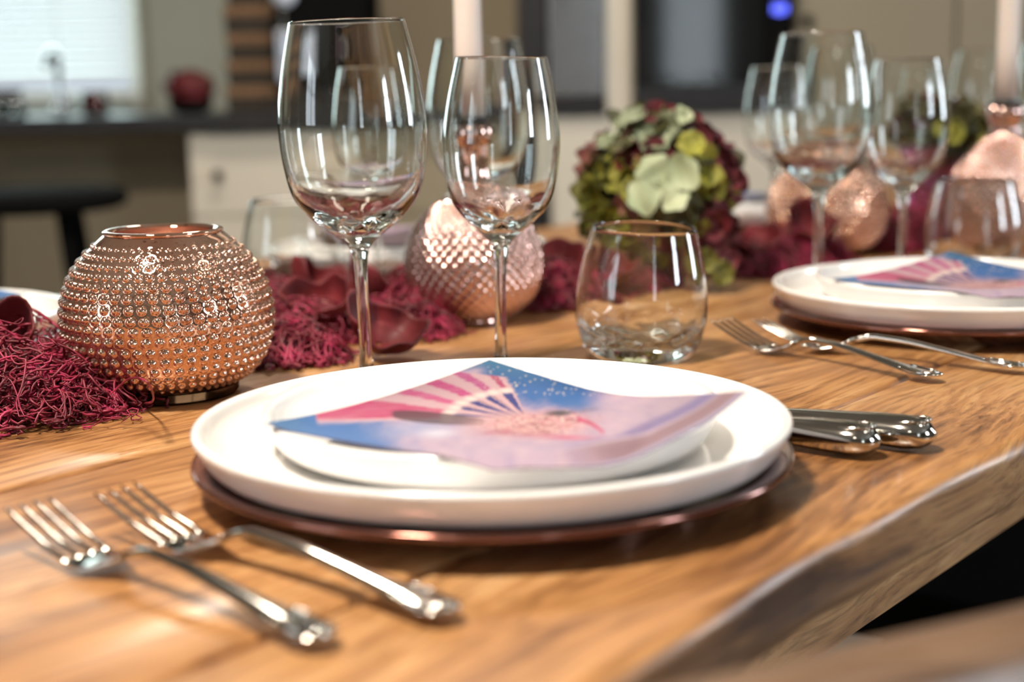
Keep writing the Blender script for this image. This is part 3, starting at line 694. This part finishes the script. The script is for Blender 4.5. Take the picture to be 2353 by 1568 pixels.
def candle_holder(label, ctrl, neck, K=36):
    t = thing('candle_holder', (0, 0, 0), label, 'candle holder', 'bottle-shaped copper candle holders')
    pr = spline(ctrl, 20); d = np.r_[0, np.cumsum(np.hypot(*np.diff(pr, axis=0).T))]
    nr, ns = 260, 528
    dd = np.linspace(0, d[-1], nr); R = np.interp(dd, d, pr[:, 0]); Z = np.interp(dd, d, pr[:, 1])
    tz = np.gradient(Z); tr = np.gradient(R); l = np.hypot(tz, tr); nR, nZ = tz / l, -tr / l
    a = np.linspace(0, 2 * pi, ns, endpoint=False); V = np.zeros((nr, ns, 3))
    for k in range(nr):
        s = dd[k] / d[-1]
        h = .0017 * (np.abs(np.sin(K / 2 * (a + s * 2.6))) * np.abs(np.sin(K / 2 * (a - s * 2.0)))) ** .8
        h *= min(1, (1 - s) * 10, s * 12)
        rr = R[k] + nR[k] * h; V[k, :, 0] = rr * np.cos(a); V[k, :, 1] = rr * np.sin(a); V[k, :, 2] = Z[k] + nZ[k] * h
    i, j = np.meshgrid(np.arange(nr - 1), np.arange(ns), indexing='ij'); j2 = (j + 1) % ns
    Fq = np.stack([i * ns + j, i * ns + j2, (i + 1) * ns + j2, (i + 1) * ns + j], -1).reshape(-1, 4)
    mk('body', V.reshape(-1, 3), Fq, 'rosemerc', t)
    lathe('foot', [(0, 0), (.024, 0), (.0262, .0008), (.0262, .0030), (.0250, .0042), (0, .0045)], 'rosemerc', t, 64)
    nk = spline(neck + [(.0150, .1340), (.0172, .1400), (.0182, .1440), (.0176, .1480), (.0160, .1500)], 6)
    lathe('neck', [tuple(p) for p in nk] + [(.0, .1502)], 'rosemerc', t, 64)
    lathe('collar', [(0, .1500), (.0140, .1500), (.0152, .1510), (.0152, .1545), (.0140, .1553), (.0, .1553)], 'collar', t, 48)
    return t
def candle(x, y, z, label, h=.24, r=.0105):
    t = thing('dinner_candle', (x, y, z), label, 'candle', 'pale taper candles')
    lathe('wax', [(0, 0), (r, 0), (r * .99, .05), (r * .93, h - .01), (r * .75, h - .002), (0, h)], 'candle', t, 40)
    tube('wick', [(0, 0, h - .001), (.0006, 0, h + .006), (.002, 0, h + .010)], .0008, 'wick', t, 6)
c1 = candle_holder('rose copper candle holder with diamond-cut ball body behind the small glass',
                   [(.0255, .0030), (.0345, .0085), (.0450, .0190), (.0512, .0330), (.0527, .0470), (.0500, .0610), (.0433, .0750), (.0330, .0862), (.0232, .0935), (.0180, .0990)],
                   [(.0182, .0987), (.0150, .1050), (.0136, .1140), (.0136, .1240)]); c1.location = (-.0285, 1.090, .0002)
c2 = candle_holder('rose copper candle holder at the right picture edge behind the tumbler',
                   [(.0280, .0030), (.0400, .0100), (.0500, .0300), (.0525, .0540), (.0495, .0770), (.0405, .0940), (.0280, .1080), (.0190, .1175), (.0150, .1250)],
                   [(.0152, .1247), (.0138, .1290)], 44); c2.location = (.4930, 1.425, .0002)
candle(-.0285, 1.090, .1557, 'pale pink taper candle standing between the two front wine glasses')
candle(.4930, 1.425, .1557, 'pale pink taper candle at the right picture edge')

# ------------------------------------------------------------------ dried garland along the middle of the table
def strands(name, blobs, nst, label, seed, r0=.00058, parent=None, wild=1.0):
    rs = np.random.RandomState(seed); Vs = []; Fs = []; base = 0
    for s in range(nst):
        bx, by, rx, ry, h = blobs[rs.randint(len(blobs))]
        n = rs.randint(16, 30)
        a = rs.rand() * 6.28; rad = sqrt(rs.rand())
        p = np.array([bx + rx * rad * cos(a), by + ry * rad * sin(a), h * rs.rand() * (1 - rad ** 2 * .6)])
        hd = rs.rand() * 6.28; el = rs.randn() * .4; turn = rs.randn() * .35; step = .0026 * (0.6 + rs.rand())
        P = []
        for k in range(n):
            P.append(p.copy()); turn = .82 * turn + rs.randn() * .30; hd += turn; el = .75 * el + rs.randn() * .34
            nx = p + step * np.array([cos(hd) * cos(el), sin(hd) * cos(el), sin(el)])
            q = ((nx[0] - bx) / rx) ** 2 + ((nx[1] - by) / ry) ** 2
            if q > 1.1: hd += 1.1 * (1 if turn > 0 else -1)
            top = h * max(.15, 1.05 - .75 * q)
            nx[2] = min(max(nx[2], .0012), top if rs.rand() < .97 * wild or True else top * 1.3); p = nx
        P = np.array(P); r = r0 * (.6 + .9 * rs.rand()); rr = np.full(n, r); rr[0] = rr[-1] = r * .3
        V, Fq = tube_vf(P, rr, 4); Vs.append(V); Fs.append(Fq + base); base += len(V)
    o = mk(name, np.vstack(Vs), np.vstack(Fs), 'raffia', parent)
    o.data.materials[0] = MT['raffia']
    return tag(o, label, 'garland', 'dyed sisal garland', kind='stuff')
# clumps follow the middle line of the table: centre x, y, half sizes, height
P_ = atz
def blob(px, py, rx, ry, h): q = atz(px, py); return (q[0], q[1], rx, ry, h)
strands('sisal_garland', [blob(60, 960, .050, .040, .045), blob(150, 935, .050, .040, .038), blob(0, 900, .055, .045, .055), blob(230, 925, .022, .030, .018), blob(-60, 930, .05, .05, .05)], 1350,
        'magenta sisal fibre in a tangled heap in front of the hobnail vase', 3)
strands('sisal_garland', [blob(660, 830, .040, .030, .030), blob(700, 780, .05, .045, .030), blob(640, 750, .03, .05, .038), blob(900, 770, .05, .040, .030), blob(960, 740, .040, .04, .045), blob(620, 700, .03, .04, .03)], 1350,
        'magenta sisal fibre between the hobnail vase and the tall wine glass', 5)
strands('sisal_garland', [blob(1260, 700, .05, .045, .038), blob(1340, 680, .05, .05, .040), blob(1420, 672, .05, .045, .034)], 1000, 'dark red sisal fibre behind the front tumbler', 8, .0005)
strands('sisal_garland', [blob(1700, 625, .05, .06, .035), blob(1790, 612, .05, .06, .040), blob(1860, 600, .04, .05, .034)], 1000, 'dark red sisal fibre between the hydrangea and the copper ball vase', 9, .0005)
strands('sisal_garland', [blob(2050, 572, .04, .05, .05), blob(2110, 560, .05, .05, .045)], 700, 'dark red sisal fibre under the mauve flower vase at right', 10, .0005)
# a few long stray fibres
rs = np.random.RandomState(11)
def stray(name, pts, label, r=.0006):
    P = spline([atz(*p) for p in pts], 8); P[:, 2] = np.maximum(P[:, 2], .001)
    V, Fq = tube_vf(P, r, 5); return tag(mk(name, V, Fq, 'raffia'), label, 'fibre')
stray('stray_fibre', [(255, 905, .02), (300, 870, .03), (340, 880, .034), (352, 920, .014), (330, 928, .004)], 'long dark red fibre curling over the front of the hobnail vase')
stray('stray_fibre', [(700, 800, .02), (745, 782, .022), (790, 800, .012), (812, 836, .001)], 'stray magenta fibre lying on the wood left of the tall glass stem')
stray('stray_fibre', [(-20, 742, .05), (20, 748, .048), (52, 731, .052), (40, 745, .05), (-5, 735, .05)], 'thin dark fibre standing out above the heap at far left', .0004)

def petal_cup(name, x, y, z, r, h, label, seed, tilt=(0, 0, 0)):
    rs = np.random.RandomState(seed); nr, ns = 14, 40
    a = np.linspace(0, 2 * pi, ns, endpoint=False); V = []
    ph = rs.rand(4) * 6.28
    def sh(t, k, off):
        rr = (r - off) * (np.sin(t * 1.25) ** .7) * (1 + .10 * np.sin(2 * a + ph[0]) * t + .08 * np.sin(3 * a + ph[1]) * t + .05 * t * np.sin(7 * a + ph[2]))
        zz = h * t ** 1.6 * (1 + .22 * np.sin(2 * a + ph[3]) + .12 * np.sin(5 * a + ph[0])) + (off if t < .5 else 0)
        return np.stack([rr * np.cos(a), rr * np.sin(a), zz + 0 * a], 1)
    for k in range(nr): V.append(sh(.02 + .98 * k / (nr - 1), k, 0.))
    for k in range(nr - 1, -1, -1): V.append(sh(.02 + .98 * k / (nr - 1), k, .0011))
    V = np.vstack(V); n = 2 * nr
    i, j = np.meshgrid(np.arange(n - 1), np.arange(ns), indexing='ij'); j2 = (j + 1) % ns
    Fq = np.stack([i * ns + j, i * ns + j2, (i + 1) * ns + j2, (i + 1) * ns + j], -1).reshape(-1, 4)
    o = mk(name, V, Fq, 'petal'); o.location = (x, y, z); o.rotation_euler = tilt
    return tag(o, label, 'dried petal', 'dried red petal cups')
def cup(px, py, z, r, h, label, seed, tilt=(0, 0, 0)):
    q = atz(px, py); petal_cup('dried_petal', q[0], q[1], z, r, h, label, seed, tilt)
cup(755, 775, .012, .026, .028, 'dark red curled petal left of the tall glass stem, standing open', 1, (.45, -.2, 0))
cup(870, 820, .008, .027, .022, 'dark red curled petal at the foot of the tall glass stem', 2, (.55, .15, .5))
cup(855, 742, .016, .028, .026, 'dark red curled petal directly behind the tall glass stem', 3, (.3, .3, 1.2))
cup(715, 738, .016, .026, .026, 'dark red petal behind the standing open one', 4, (.4, -.5, 2.))
cup(10, 905, .026, .022, .026, 'dark red hollow petal cup on the sisal heap at far left', 5, (.75, .2, 0))
cup(1270, 690, .022, .024, .022, 'dark red petal between the candle holder and the tumbler', 6, (.4, .2, 0))
cup(1390, 690, .014, .024, .022, 'dark red petal seen through the front tumbler', 7, (.4, -.2, 1))
cup(1850, 610, .022, .028, .030, 'dark red petal left of the copper ball vase foot', 8, (.5, .2, 0))
cup(1740, 628, .018, .026, .020, 'dark red petal beside the hydrangea', 9, (.3, -.2, 0))

# ------------------------------------------------------------------ hydrangeas
def floret_mesh(name, m, seed, nP=4, cup_=.35, size=.013, wf=.62):
    rs = np.random.RandomState(seed); V = []; Fc = []
    for p in range(nP):
        a0 = 2 * pi * p / nP + rs.randn() * .08; w = wf + .1 * rs.rand(); base = len(V); nu, nv = 8, 5
        L = size * (1 + .12 * rs.randn())
        for i in range(nu):
            t = i / (nu - 1)
            for j in range(nv):
                s = (j / (nv - 1) - .5) * 2
                half = w * L * (np.sin(pi * min(1, .05 + .80 * t ** 1.5)) ** .8 if t < 1 else .42) * 1.0
                x = L * t * (1 - .12 * s * s * t); y = half * s
                z = cup_ * L * (t ** 1.7) * (.7 + .3 * rs.rand() * .4) + .10 * L * s * s * sin(3 * t + p) + .002 * sin(9 * t + p * 2) * t + .0004 * p
                V.append((x * cos(a0) - y * sin(a0), x * sin(a0) + y * cos(a0), z))
        for i in range(nu - 1):
            for j in range(nv - 1):
                q = base + i * nv + j; Fc.append((q, q + nv, q + nv + 1, q + 1))
    # eye of the floret
    b0 = len(V); R = size * .10
    for k in range(6): V.append((R * cos(k * pi / 3), R * sin(k * pi / 3), .001))
    V.append((0, 0, .001 + R)); Fc += [(b0 + k, b0 + (k + 1) % 6, b0 + 6) for k in range(6)]
    me = bpy.data.meshes.new(name); me.from_pydata(V, [], Fc); me.materials.append(MT[m]); me.update()
    me.polygons.foreach_set('use_smooth', [True] * len(me.polygons)); return me
FS = floret_mesh('floret', 'p_pale', 77, size=.0130, cup_=.22, wf=.46)
FM = {k: [floret_mesh('floret', k, s + i * 10, size=.0105 + .0013 * s, cup_=[.2, .5, .9][s]) for s in range(3)] for i, k in enumerate(('p_burg', 'p_lime', 'p_pale', 'p_pink', 'p_olive'))}
def hydrangea(loc, c, rad, n, label, weights, seed, size=1.0, special=None):
    t = thing('hydrangea', loc, label, 'flower', 'dried hydrangea heads')
    rs = np.random.RandomState(seed); c = np.array(c); rad = np.array(rad)
    V, Fq = lathe_vf([(max(1e-5, rad[0] * .80 * sin(a)), c[2] - rad[2] * .80 * cos(a)) for a in np.linspace(0, pi, 16)], 24)
    V = V + np.array([c[0], c[1], 0]); V += rs.randn(*V.shape) * .0015
    mk('flower_core', V, Fq, 'p_olive', t)
    tube('stem', spline([(0, 0, .012), (.004, 0, c[2] * .5), (c[0], c[1], c[2])], 6), .0028, 'leaf', t, 8)
    for k in range(n):
        z = 1 - 2 * (k + .5) / n; a = k * 2.399963 + rs.randn() * .15; rr = sqrt(max(0, 1 - z * z))
        d = np.array([rr * cos(a), rr * sin(a), z]) + rs.randn(3) * .05; d /= np.linalg.norm(d)
        if special and d[1] < -.8 and abs(d[0] + .05) < .30 and -.15 < d[2] < .42: continue
        p = c + rad * d * (.88 + .16 * rs.rand())
        nrm_ = d / rad; nrm_ /= np.linalg.norm(nrm_); nrm_ += rs.randn(3) * .22
        kind = weights(d, rs)
        o = bpy.data.objects.new('floret', FM[kind][rs.randint(3)]); COL.objects.link(o); o.parent = t; o.location = p
        q = Vector(nrm_).to_track_quat('Z', 'Y').to_matrix().to_4x4() @ Matrix.Rotation(rs.rand() * 6.28, 4, 'Z')
        s = size * (.75 + .55 * rs.rand()); o.rotation_euler = q.to_euler(); o.scale = (s, s, s)
    if special:
        for (dx, dy, dz), s, kind, nv in special:
            o = bpy.data.objects.new('floret', FS if s > 2 else FM[kind][0]); COL.objects.link(o); o.parent = t; o.location = (dx, dy, dz); o.scale = (s, s, s)
            o.rotation_euler = (Vector(nv).to_track_quat('Z', 'Y').to_matrix().to_4x4() @ Matrix.Rotation(.55, 4, 'Z')).to_euler()
    return t
def w_main(d, rs):
    r = rs.rand()
    if d[2] > .75: return 'p_pale' if r < .4 else ('p_burg' if r < .65 else 'p_olive')
    if d[0] < -.35 and d[2] < .45: return 'p_lime' if r < .58 else ('p_pink' if r < .72 else 'p_olive')
    if d[0] > .30: return 'p_burg' if r < .68 else ('p_lime' if r < .78 else 'p_olive')
    if d[2] > .3: return 'p_burg' if r < .70 else ('p_lime' if r < .72 else 'p_pale' if r < .82 else 'p_olive')
    return 'p_lime' if r < .24 else ('p_burg' if r < .62 else ('p_pink' if r < .72 else 'p_olive'))
hx, hy = .135, 1.255
hydrangea((hx, hy, .0), (-.003, 0, .0860), (.0645, .0600, .0660), 330, 'dried hydrangea head in lime and burgundy with one large pale floret, behind the tumbler', w_main, 21,
          special=[((-.006, -.066, .095), 2.35, 'p_pale', (-.1, -1, .25)), ((-.028, -.02, .150), 1.3, 'p_pale', (-.3, -.6, 1)), ((.010, -.035, .150), 1.2, 'p_pale', (.2, -.8, 1)), ((.018, -.058, .128), 1.1, 'p_lime', (.2, -1, .6)),
                   ((.045, -.052, .019), 1.0, 'p_lime', (.4, -1, .1)), ((.030, -.055, .030), 1.0, 'p_lime', (.2, -1, 0)), ((.052, -.042, .028), 1.0, 'p_burg', (.5, -1, 0)), ((-.055, -.035, .045), 1.2, 'p_lime', (-.8, -1, 0)), ((-.062, -.02, .072), 1.2, 'p_lime', (-1, -.6, 0)),
                   ((.040, -.045, .048), 1.1, 'p_burg', (.3, -1, -.2)), ((.0, -.05, .045), 1.1, 'p_burg', (0, -1, -.2))])
hydrangea((.503, 1.665, .0), (-.004, 0, .118), (.052, .050, .036), 120, 'dark green and burgundy dried hydrangea seen through the small glass at right', lambda d, rs: 'p_olive' if rs.rand() < .55 else ('p_burg' if rs.rand() < .85 else 'p_lime'), 22)
def flower_vase(loc, label, h, s=1.0):
    t = thing('flower_vase', loc, label, 'vase', 'mauve glass flower vases')
    o_ = spline([(.020 * s, 0), (.024 * s, .001), (.030 * s, h * .3), (.036 * s, h * .7), (.038 * s, h)], 6); i_ = spline([(.0365 * s, h), (.0345 * s, h * .7), (.0285 * s, h * .3), (.02 * s, .006), (0, .005)], 6)
    lathe('cup', [(0, .0006)] + [tuple(p) for p in o_] + [(.0372 * s, h + .0008)] + [tuple(p) for p in i_], 'mauveglass', t, 64)
    lathe('rim_band', [(.0366 * s, h * .80), (.0383 * s, h * .81), (.0388 * s, h * .84), (.0375 * s, h * .85)], 'petal', t, 64)
flower_vase((hx, hy, .0004), 'small mauve glass vase under the large hydrangea', .062)
flower_vase((.503, 1.665, .0004), 'mauve glass vase with dark flowers behind the small glass at right', .092, 1.35)

# ------------------------------------------------------------------ kitchen in the background
KY = 3.40                                   # front of the units
def X_(px, Y=KY): return aty(px, 300, Y)[0]
def Z_(py, px=900, Y=KY): return aty(px, py, Y)[2]
CT = .132                                   # top of the worktop
wt = MB().box(X_(-1200), X_(1195), KY - .02, YB, CT - .038, CT).build('worktop', 'stone', bevel=.004); tag(wt, 'long dark stone worktop running under the kitchen window', 'worktop')
# taupe back panel behind the knee space at the left
kp = thing('kitchen_cabinet', (X_(-1200), KY + .30, FZ), 'taupe panelled island side under the worktop at the left', 'cabinet', 'base cabinets')
w = X_(424) - X_(-1200); box('body', 0, w, 0, YB - KY - .32, .0, CT - .04 - FZ, 'taupe', kp)
for k in range(3): box('side_panel', w * k / 3 + .03, w * (k + 1) / 3 - .03, -.012, 0, .12, CT - .12 - FZ, 'taupe', kp, bevel=.003)
def base_cab(px0, px1, label, drawers=True, mname='cream'):
    x0, x1 = X_(px0), X_(px1); t = thing('kitchen_cabinet', (x0, KY + .015, FZ), label, 'cabinet', 'base cabinets'); w = x1 - x0; h = CT - .04 - FZ
    box('body', 0, w, .02, YB - KY - .05, .08, h, mname, t); box('plinth', 0, w, .07, YB - KY - .1, 0, .08, 'graphite', t)
    dz = [h - .20, h - .48, .09] if drawers else [.09]
    top = h - .008
    for z in dz:
        d = MB().box(.004, w - .004, 0, .02, z, top).build('drawer', mname, t, bevel=.002)
        box('front_frame', .004, .05, -.006, 0, z, top, mname, d); box('front_frame', w - .05, w - .004, -.006, 0, z, top, mname, d)
        kx = .07; kz = (z + top) / 2
        k_ = lathe('knob', [(0, .028), (.008, .028), (.013, .022), (.013, .015), (.007, .010), (.007, 0), (0, 0)][::-1], 'black', d, 20)
        k_.rotation_euler = (pi / 2, 0, 0); k_.location = (kx, -.001, kz)
        top = z - .006
    return t
base_cab(427, 800, 'cream kitchen drawer unit with round black knob behind the tumbler')
base_cab(803, 1190, 'cream kitchen drawer unit behind the two front wine glasses', mname='taupe')
# tall units
def tall(px0, px1, label, m_, y=KY, z1=CZ - .05):
    x0, x1 = X_(px0), X_(px1); t = thing('tall_cabinet', (x0, y, FZ), label, 'cabinet', 'tall kitchen units')
    box('body', 0, x1 - x0, .02, YB - y - .02, 0, z1 - FZ, m_, t); return t, x1 - x0
t_, w_ = tall(1197, 1262, 'narrow dark graphite upright between worktop and oven units', 'graphite')
box('door', .004, w_ - .004, 0, .02, .05, CZ - .06 - FZ, 'graphite', t_)
OZ = Z_(262, 1450)
t_, w_ = tall(1265, 1452, 'cream tall kitchen unit holding the grey appliance', 'cream', y=KY + .01)
box('lower_door', .004, w_ - .004, 0, .02, .10, OZ - FZ - .004, 'cream', t_, bevel=.002)
box('upright', X_(1395) - X_(1265), w_ - .002, 0, .02, OZ - FZ, CZ - .06 - FZ, 'cream', t_)
ap = thing('built_in_fridge', (X_(1266), KY - .005, OZ), 'grey steel built-in appliance left of the black oven', 'appliance')
wd = X_(1392) - X_(1266); box('door', 0, wd, 0, .024, .045, CZ - .1 - OZ, 'greyglass', ap, bevel=.002); box('plinth', 0, wd, 0, .024, 0, .042, 'graphite', ap); box('handle', .012, .03, -.03, -.012, .3, .8, 'chrome', ap)
t_, w_ = tall(1454, 1822, 'cream tall kitchen unit holding the black oven', 'cream', y=KY + .01)
box('lower_door', .004, w_ - .004, 0, .02, .10, OZ - FZ - .004, 'cream_in', t_, bevel=.002)
ov = thing('oven', (X_(1458), KY - .015, OZ), 'black built-in oven with blue lit display, reflecting a window', 'oven')
wo = X_(1818) - X_(1458); oh = .52
box('body', 0, wo, .012, .03, 0, oh, 'graphite', ov); box('lower_trim', .002, wo - .002, .002, .012, .0, .062, 'graphite', ov, bevel=.002)
box('door_glass', .002, wo - .002, .0, .012, .066, oh - .01, 'ovenglass', ov); box('handle', .05, wo - .05, -.04, -.02, oh - .05, oh - .03, 'chrome', ov)
d0 = box('control_panel', wo - .075, wo - .002, -.003, -.0002, .066, oh - .01, 'black', ov)
q = aty(1792, 20, KY - .02)
a = np.linspace(0, 2 * pi, 17)
rg = tube('display', np.stack([.009 * np.cos(a), 0 * a, .010 * np.sin(a)], 1), .0016, 'display', ov, 6, up=(0, 1, 0)); rg.location = (q[0] - ov.location.x, -.006, q[2] - OZ)
for s_ in (-1, 1):
    for dx in (.014, ):
        sg = box('display_segment', -.0012, .0012, -.001, .001, -.010, .010, 'display', ov); sg.location = (rg.location.x + s_ * dx, -.006, rg.location.z)
sg = box('display_segment', -.0012, .0012, -.001, .001, -.005, .005, 'display', ov); sg.location = (rg.location.x, -.006, rg.location.z)
t_, w_ = tall(1825, 2560, 'tall taupe kitchen cupboard at the right with dark knob', 'taupe', y=KY + .01)
hw = w_ / 2
for k in range(2):
    d = box('door', hw * k + .004, hw * (k + 1) - .004, 0, .02, .10, CZ - .06 - FZ, 'taupe', t_, bevel=.002)
    k_ = lathe('knob', [(0, 0), (.007, 0), (.007, .010), (.013, .015), (.013, .022), (.008, .028), (0, .028)], 'black', d, 20); k_.rotation_euler = (pi / 2, 0, 0)
    q = aty(1855, 48, KY); k_.location = (q[0] - t_.location.x if k == 0 else w_ - .04, -.001, q[2] - FZ)
# upper wall surfaces behind the worktop
wp = box('wall_tiles', X_(362, YB), X_(540, YB), YB - .03, YB - .001, CT + .001, CZ, 'wallpale'); wp.name = 'trim_1'; struct(wp, 'pale green-grey wall panel behind the worktop')
dk = box('wall_dark', X_(742, YB), X_(1250, YB), YB - .02, YB - .001, CT + .001, CZ, 'taupe'); dk.name = 'trim_2'; struct(dk, 'taupe wall panel right of the coffee machine')
# things on the worktop
KX = KY + .22
def on(px, Y): return aty(px, 300, Y)[0]
def storage_box(px0, px1, Y, z, h, label, body, lid):
    x0, x1 = on(px0, Y), on(px1, Y); w = (x1 - x0) / 2
    t = thing('storage_box', ((x0 + x1) / 2, Y + w * .8, z), label, 'box', 'stacked storage boxes')
    MB().box(-w * .94, w * .94, -w * .75, w * .75, 0, h * .58).build('body', body, t, bevel=.006)
    MB().box(-w, w, -w * .8, w * .8, h * .585, h - .001).build('lid', lid, t, bevel=.006)
zz = CT; hs_ = [.066, .062, .066, .07, .07]
for k, h in enumerate(hs_):
    pad = (0, 4, 8, 4, 14)[k]
    storage_box(520 + pad, 642 - pad, KX, zz, h, ['brown and dark storage box at the bottom of the stack on the worktop', 'storage box second from the bottom of the stack on the worktop', 'storage box in the middle of the stack on the worktop',
                'storage box second from the top of the stack on the worktop', 'storage box on top of the stack on the worktop'][k], 'boxdark', 'boxbrown'); zz += h
cm = thing('coffee_machine', (on(645, KX), KX - .05, CT), 'black coffee machine with window reflections painted on its front on the worktop', 'coffee machine'); cw = on(860, KX) - on(645, KX)
box('body', 0, cw, .02, .34, 0, .40, 'black', cm, bevel=.01); box('drip_tray', .01, cw - .01, -.09, .02, 0, .03, 'graphite', cm, bevel=.004)
box('glint_panel', .006, cw * .30, .012, .02, .075, .20, 'pale_glint', cm, bevel=.003)  # panel coloured as a bright window reflection
tube('steam_pipe', spline([(.03, -.01, .26), (.03, -.03, .2), (.035, -.035, .12)], 6), .005, 'chrome', cm, 8)
k_ = lathe('glint_dial', [(0, 0), (.028, 0), (.03, .006), (.028, .012), (0, .012)], 'pale_glint', cm, 28); k_.rotation_euler = (pi / 2, 0, 0); k_.location = (.03, .02, .285)  # pale disc painted as a round window highlight
rc = thing('red_jar_candle', (on(222, KX), KX, CT), 'small red candle in a jar on the worktop under the window', 'candle')
lathe('wax', [(0, .004), (.026, .004), (.027, .05), (0, .052)], 'red', rc, 32); lathe('jar', [(0, 0), (.031, 0), (.034, .004), (.034, .060), (.0325, .0605), (.0315, .059), (.0315, .004), (0, .0035)], 'glass', rc, 40)
rb = thing('dried_bouquet', (on(438, KX), KX + .02, CT), 'dark red rounded dried bouquet in a black bowl on the worktop', 'bouquet')
lathe('bowl', [(0, 0), (.03, 0), (.05, .012), (.058, .034), (.055, .034), (.046, .014), (0, .006)], 'black', rb, 40)
V, Fq = lathe_vf([(max(1e-5, .060 * sin(t) * (1 + .06 * sin(9 * t))), .062 - .046 * cos(t)) for t in np.linspace(0, pi, 18)], 32)
V = V + np.random.RandomState(2).randn(*V.shape) * .0022; mk('blossoms', V, Fq, 'petal', rb)
for k in range(26):
    rs = np.random.RandomState(100 + k); d = rs.randn(3); d[2] = abs(d[2]); d /= np.linalg.norm(d)
    o = bpy.data.objects.new('floret', FM['p_burg' if k % 3 else 'p_olive'][k % 3]); COL.objects.link(o); o.parent = rb; o.location = (d[0] * .058, d[1] * .058, .062 + d[2] * .044)
    o.rotation_euler = Vector(d).to_track_quat('Z', 'Y').to_euler()
tp = thing('kitchen_tap', (on(58, KX), KX + .3, CT), 'tall grey kitchen tap in front of the blind', 'tap')
lathe('base', [(0, 0), (.022, 0), (.022, .02), (.014, .03), (0, .03)], 'chrome', tp, 24)
tube('spout', spline([(0, 0, .02), (0, 0, .10), (.005, -.02, .155), (.01, -.08, .165), (.01, -.13, .13)], 8), .011, 'chrome', tp, 12); tube('lever', [(.01, 0, .03), (.05, 0, .05)], .006, 'chrome', tp, 8)
for k, (px, lab) in enumerate(((40, 'small glass storage jar right of the tap on the worktop'), (0, 'small glass storage jar at the far left of the worktop'))):
    j = thing('storage_jar', (on(px, KX - .05), KX - .05, CT), lab, 'jar', 'small glass jars'); lathe('jar', [(0, 0), (.022, 0), (.024, .003), (.024, .038), (.022, .038), (.022, .004), (0, .004)], 'glass', j, 32); lathe('lid', [(0, .038), (.023, .038), (.023, .046), (0, .047)], 'chrome', j, 28)
bw = thing('fruit_bowl', (on(-60, KX), KX + .05, CT), 'dark wooden bowl at the far left of the worktop', 'bowl'); lathe('bowl', [(0, 0), (.05, 0), (.09, .03), (.11, .07), (.106, .07), (.085, .034), (.045, .008), (0, .007)], 'boxdark', bw, 40)
# bar stool in front of the worktop
sq = aty(60, 440, 2.75)
st = thing('bar_stool', (sq[0], 2.75, FZ), 'black bar stool with round seat at the left', 'stool'); sz = sq[2] - FZ
lathe('seat', [(0, sz - .035), (.17, sz - .035), (.188, sz - .026), (.19, sz - .008), (.18, sz), (0, sz + .002)], 'black', st, 48)
for k in range(4):
    a = pi / 4 + k * pi / 2 + .15; ca, sa = cos(a), sin(a)
    tube('leg', [(.11 * ca, .11 * sa, sz - .035), (.20 * ca, .20 * sa, 0)], .014, 'black', st, 10)
a = np.linspace(0, 2 * pi, 33); tube('foot_ring', np.stack([.158 * np.cos(a), .158 * np.sin(a), 0 * a + .30], 1), .009, 'black', st, 8)

# ------------------------------------------------------------------ chair in the lower right corner
pA = atz(1480, 1580, .030); pB = atz(2500, 1235, .045)
ca_ = math.atan2(pB[1] - pA[1], pB[0] - pA[0]); mid = (pA + pB) / 2
chx = thing('dining_chair', (mid[0], mid[1], FZ), 'curved light wooden chair close to the camera at the lower right corner', 'chair', rz=ca_)
hw = .21; xs = np.linspace(-1, 1, 26); bow = -.02 * (1 - xs ** 2) + .012
zt = -FZ + .018
V = []
for x in xs:
    y = bow[list(xs).index(x)]; cz = zt + .012 * (1 - x * x)
    for (dy, dz) in ((-.014, -.10), (-.018, -.03), (-.016, -.006), (-.008, .0), (.006, .0), (.012, -.008), (.012, -.10)):
        V.append((x * hw, y + dy, cz + dz))
Fq = [(i * 7 + j, i * 7 + (j + 1) % 7, (i + 1) * 7 + (j + 1) % 7, (i + 1) * 7 + j) for i in range(25) for j in range(7)] + [tuple(range(7))[::-1], tuple(range(25 * 7, 26 * 7))]
mk('top_rail', V, Fq, 'chairwood', chx)
SH = .45
MB().box(-.21, .21, 0.0, .40, SH - .025, SH).build('seat', 'chairwood', chx, bevel=.012)
for sx in (-1, 1):
    tube('back_post', spline([(sx * .18, .02, 0), (sx * .185, .01, SH), (sx * .19, .012, zt - .03)], 8), .015, 'chairwood', chx, 12)
    tube('leg', [(sx * .18, .37, 0), (sx * .17, .36, SH - .02)], .016, 'chairwood', chx, 12)
    tube('stretcher', [(sx * .18, .02, .18), (sx * .178, .365, .18)], .009, 'chairwood', chx, 8)
for k in range(5):
    x = (k - 2) * .065; tube('spindle', [(x, .02, SH - .01), (x, -.02 + .004 * abs(k - 2), zt - .05)], .007, 'chairwood', chx, 8)
# black bench pushed under the table further along
q = atz(2092, 1362, -.31); s_, n_ = tl(q)
bn = thing('bench', (tb.location.x + s_ * e[0] + .02 * nrm[0], tb.location.y + s_ * e[1] + .02 * nrm[1], FZ), 'long black bench pushed under the right-hand side of the table', 'bench', rz=ang_t)
BL = 1.0; MB().box(0, BL, .05, .36, .39, .45).build('seat', 'black', bn, bevel=.008)
for sx in (.06, BL - .10):
    for sy in (.08, .29): MB().box(sx, sx + .04, sy, sy + .04, 0, .39).build('leg', 'black', bn)
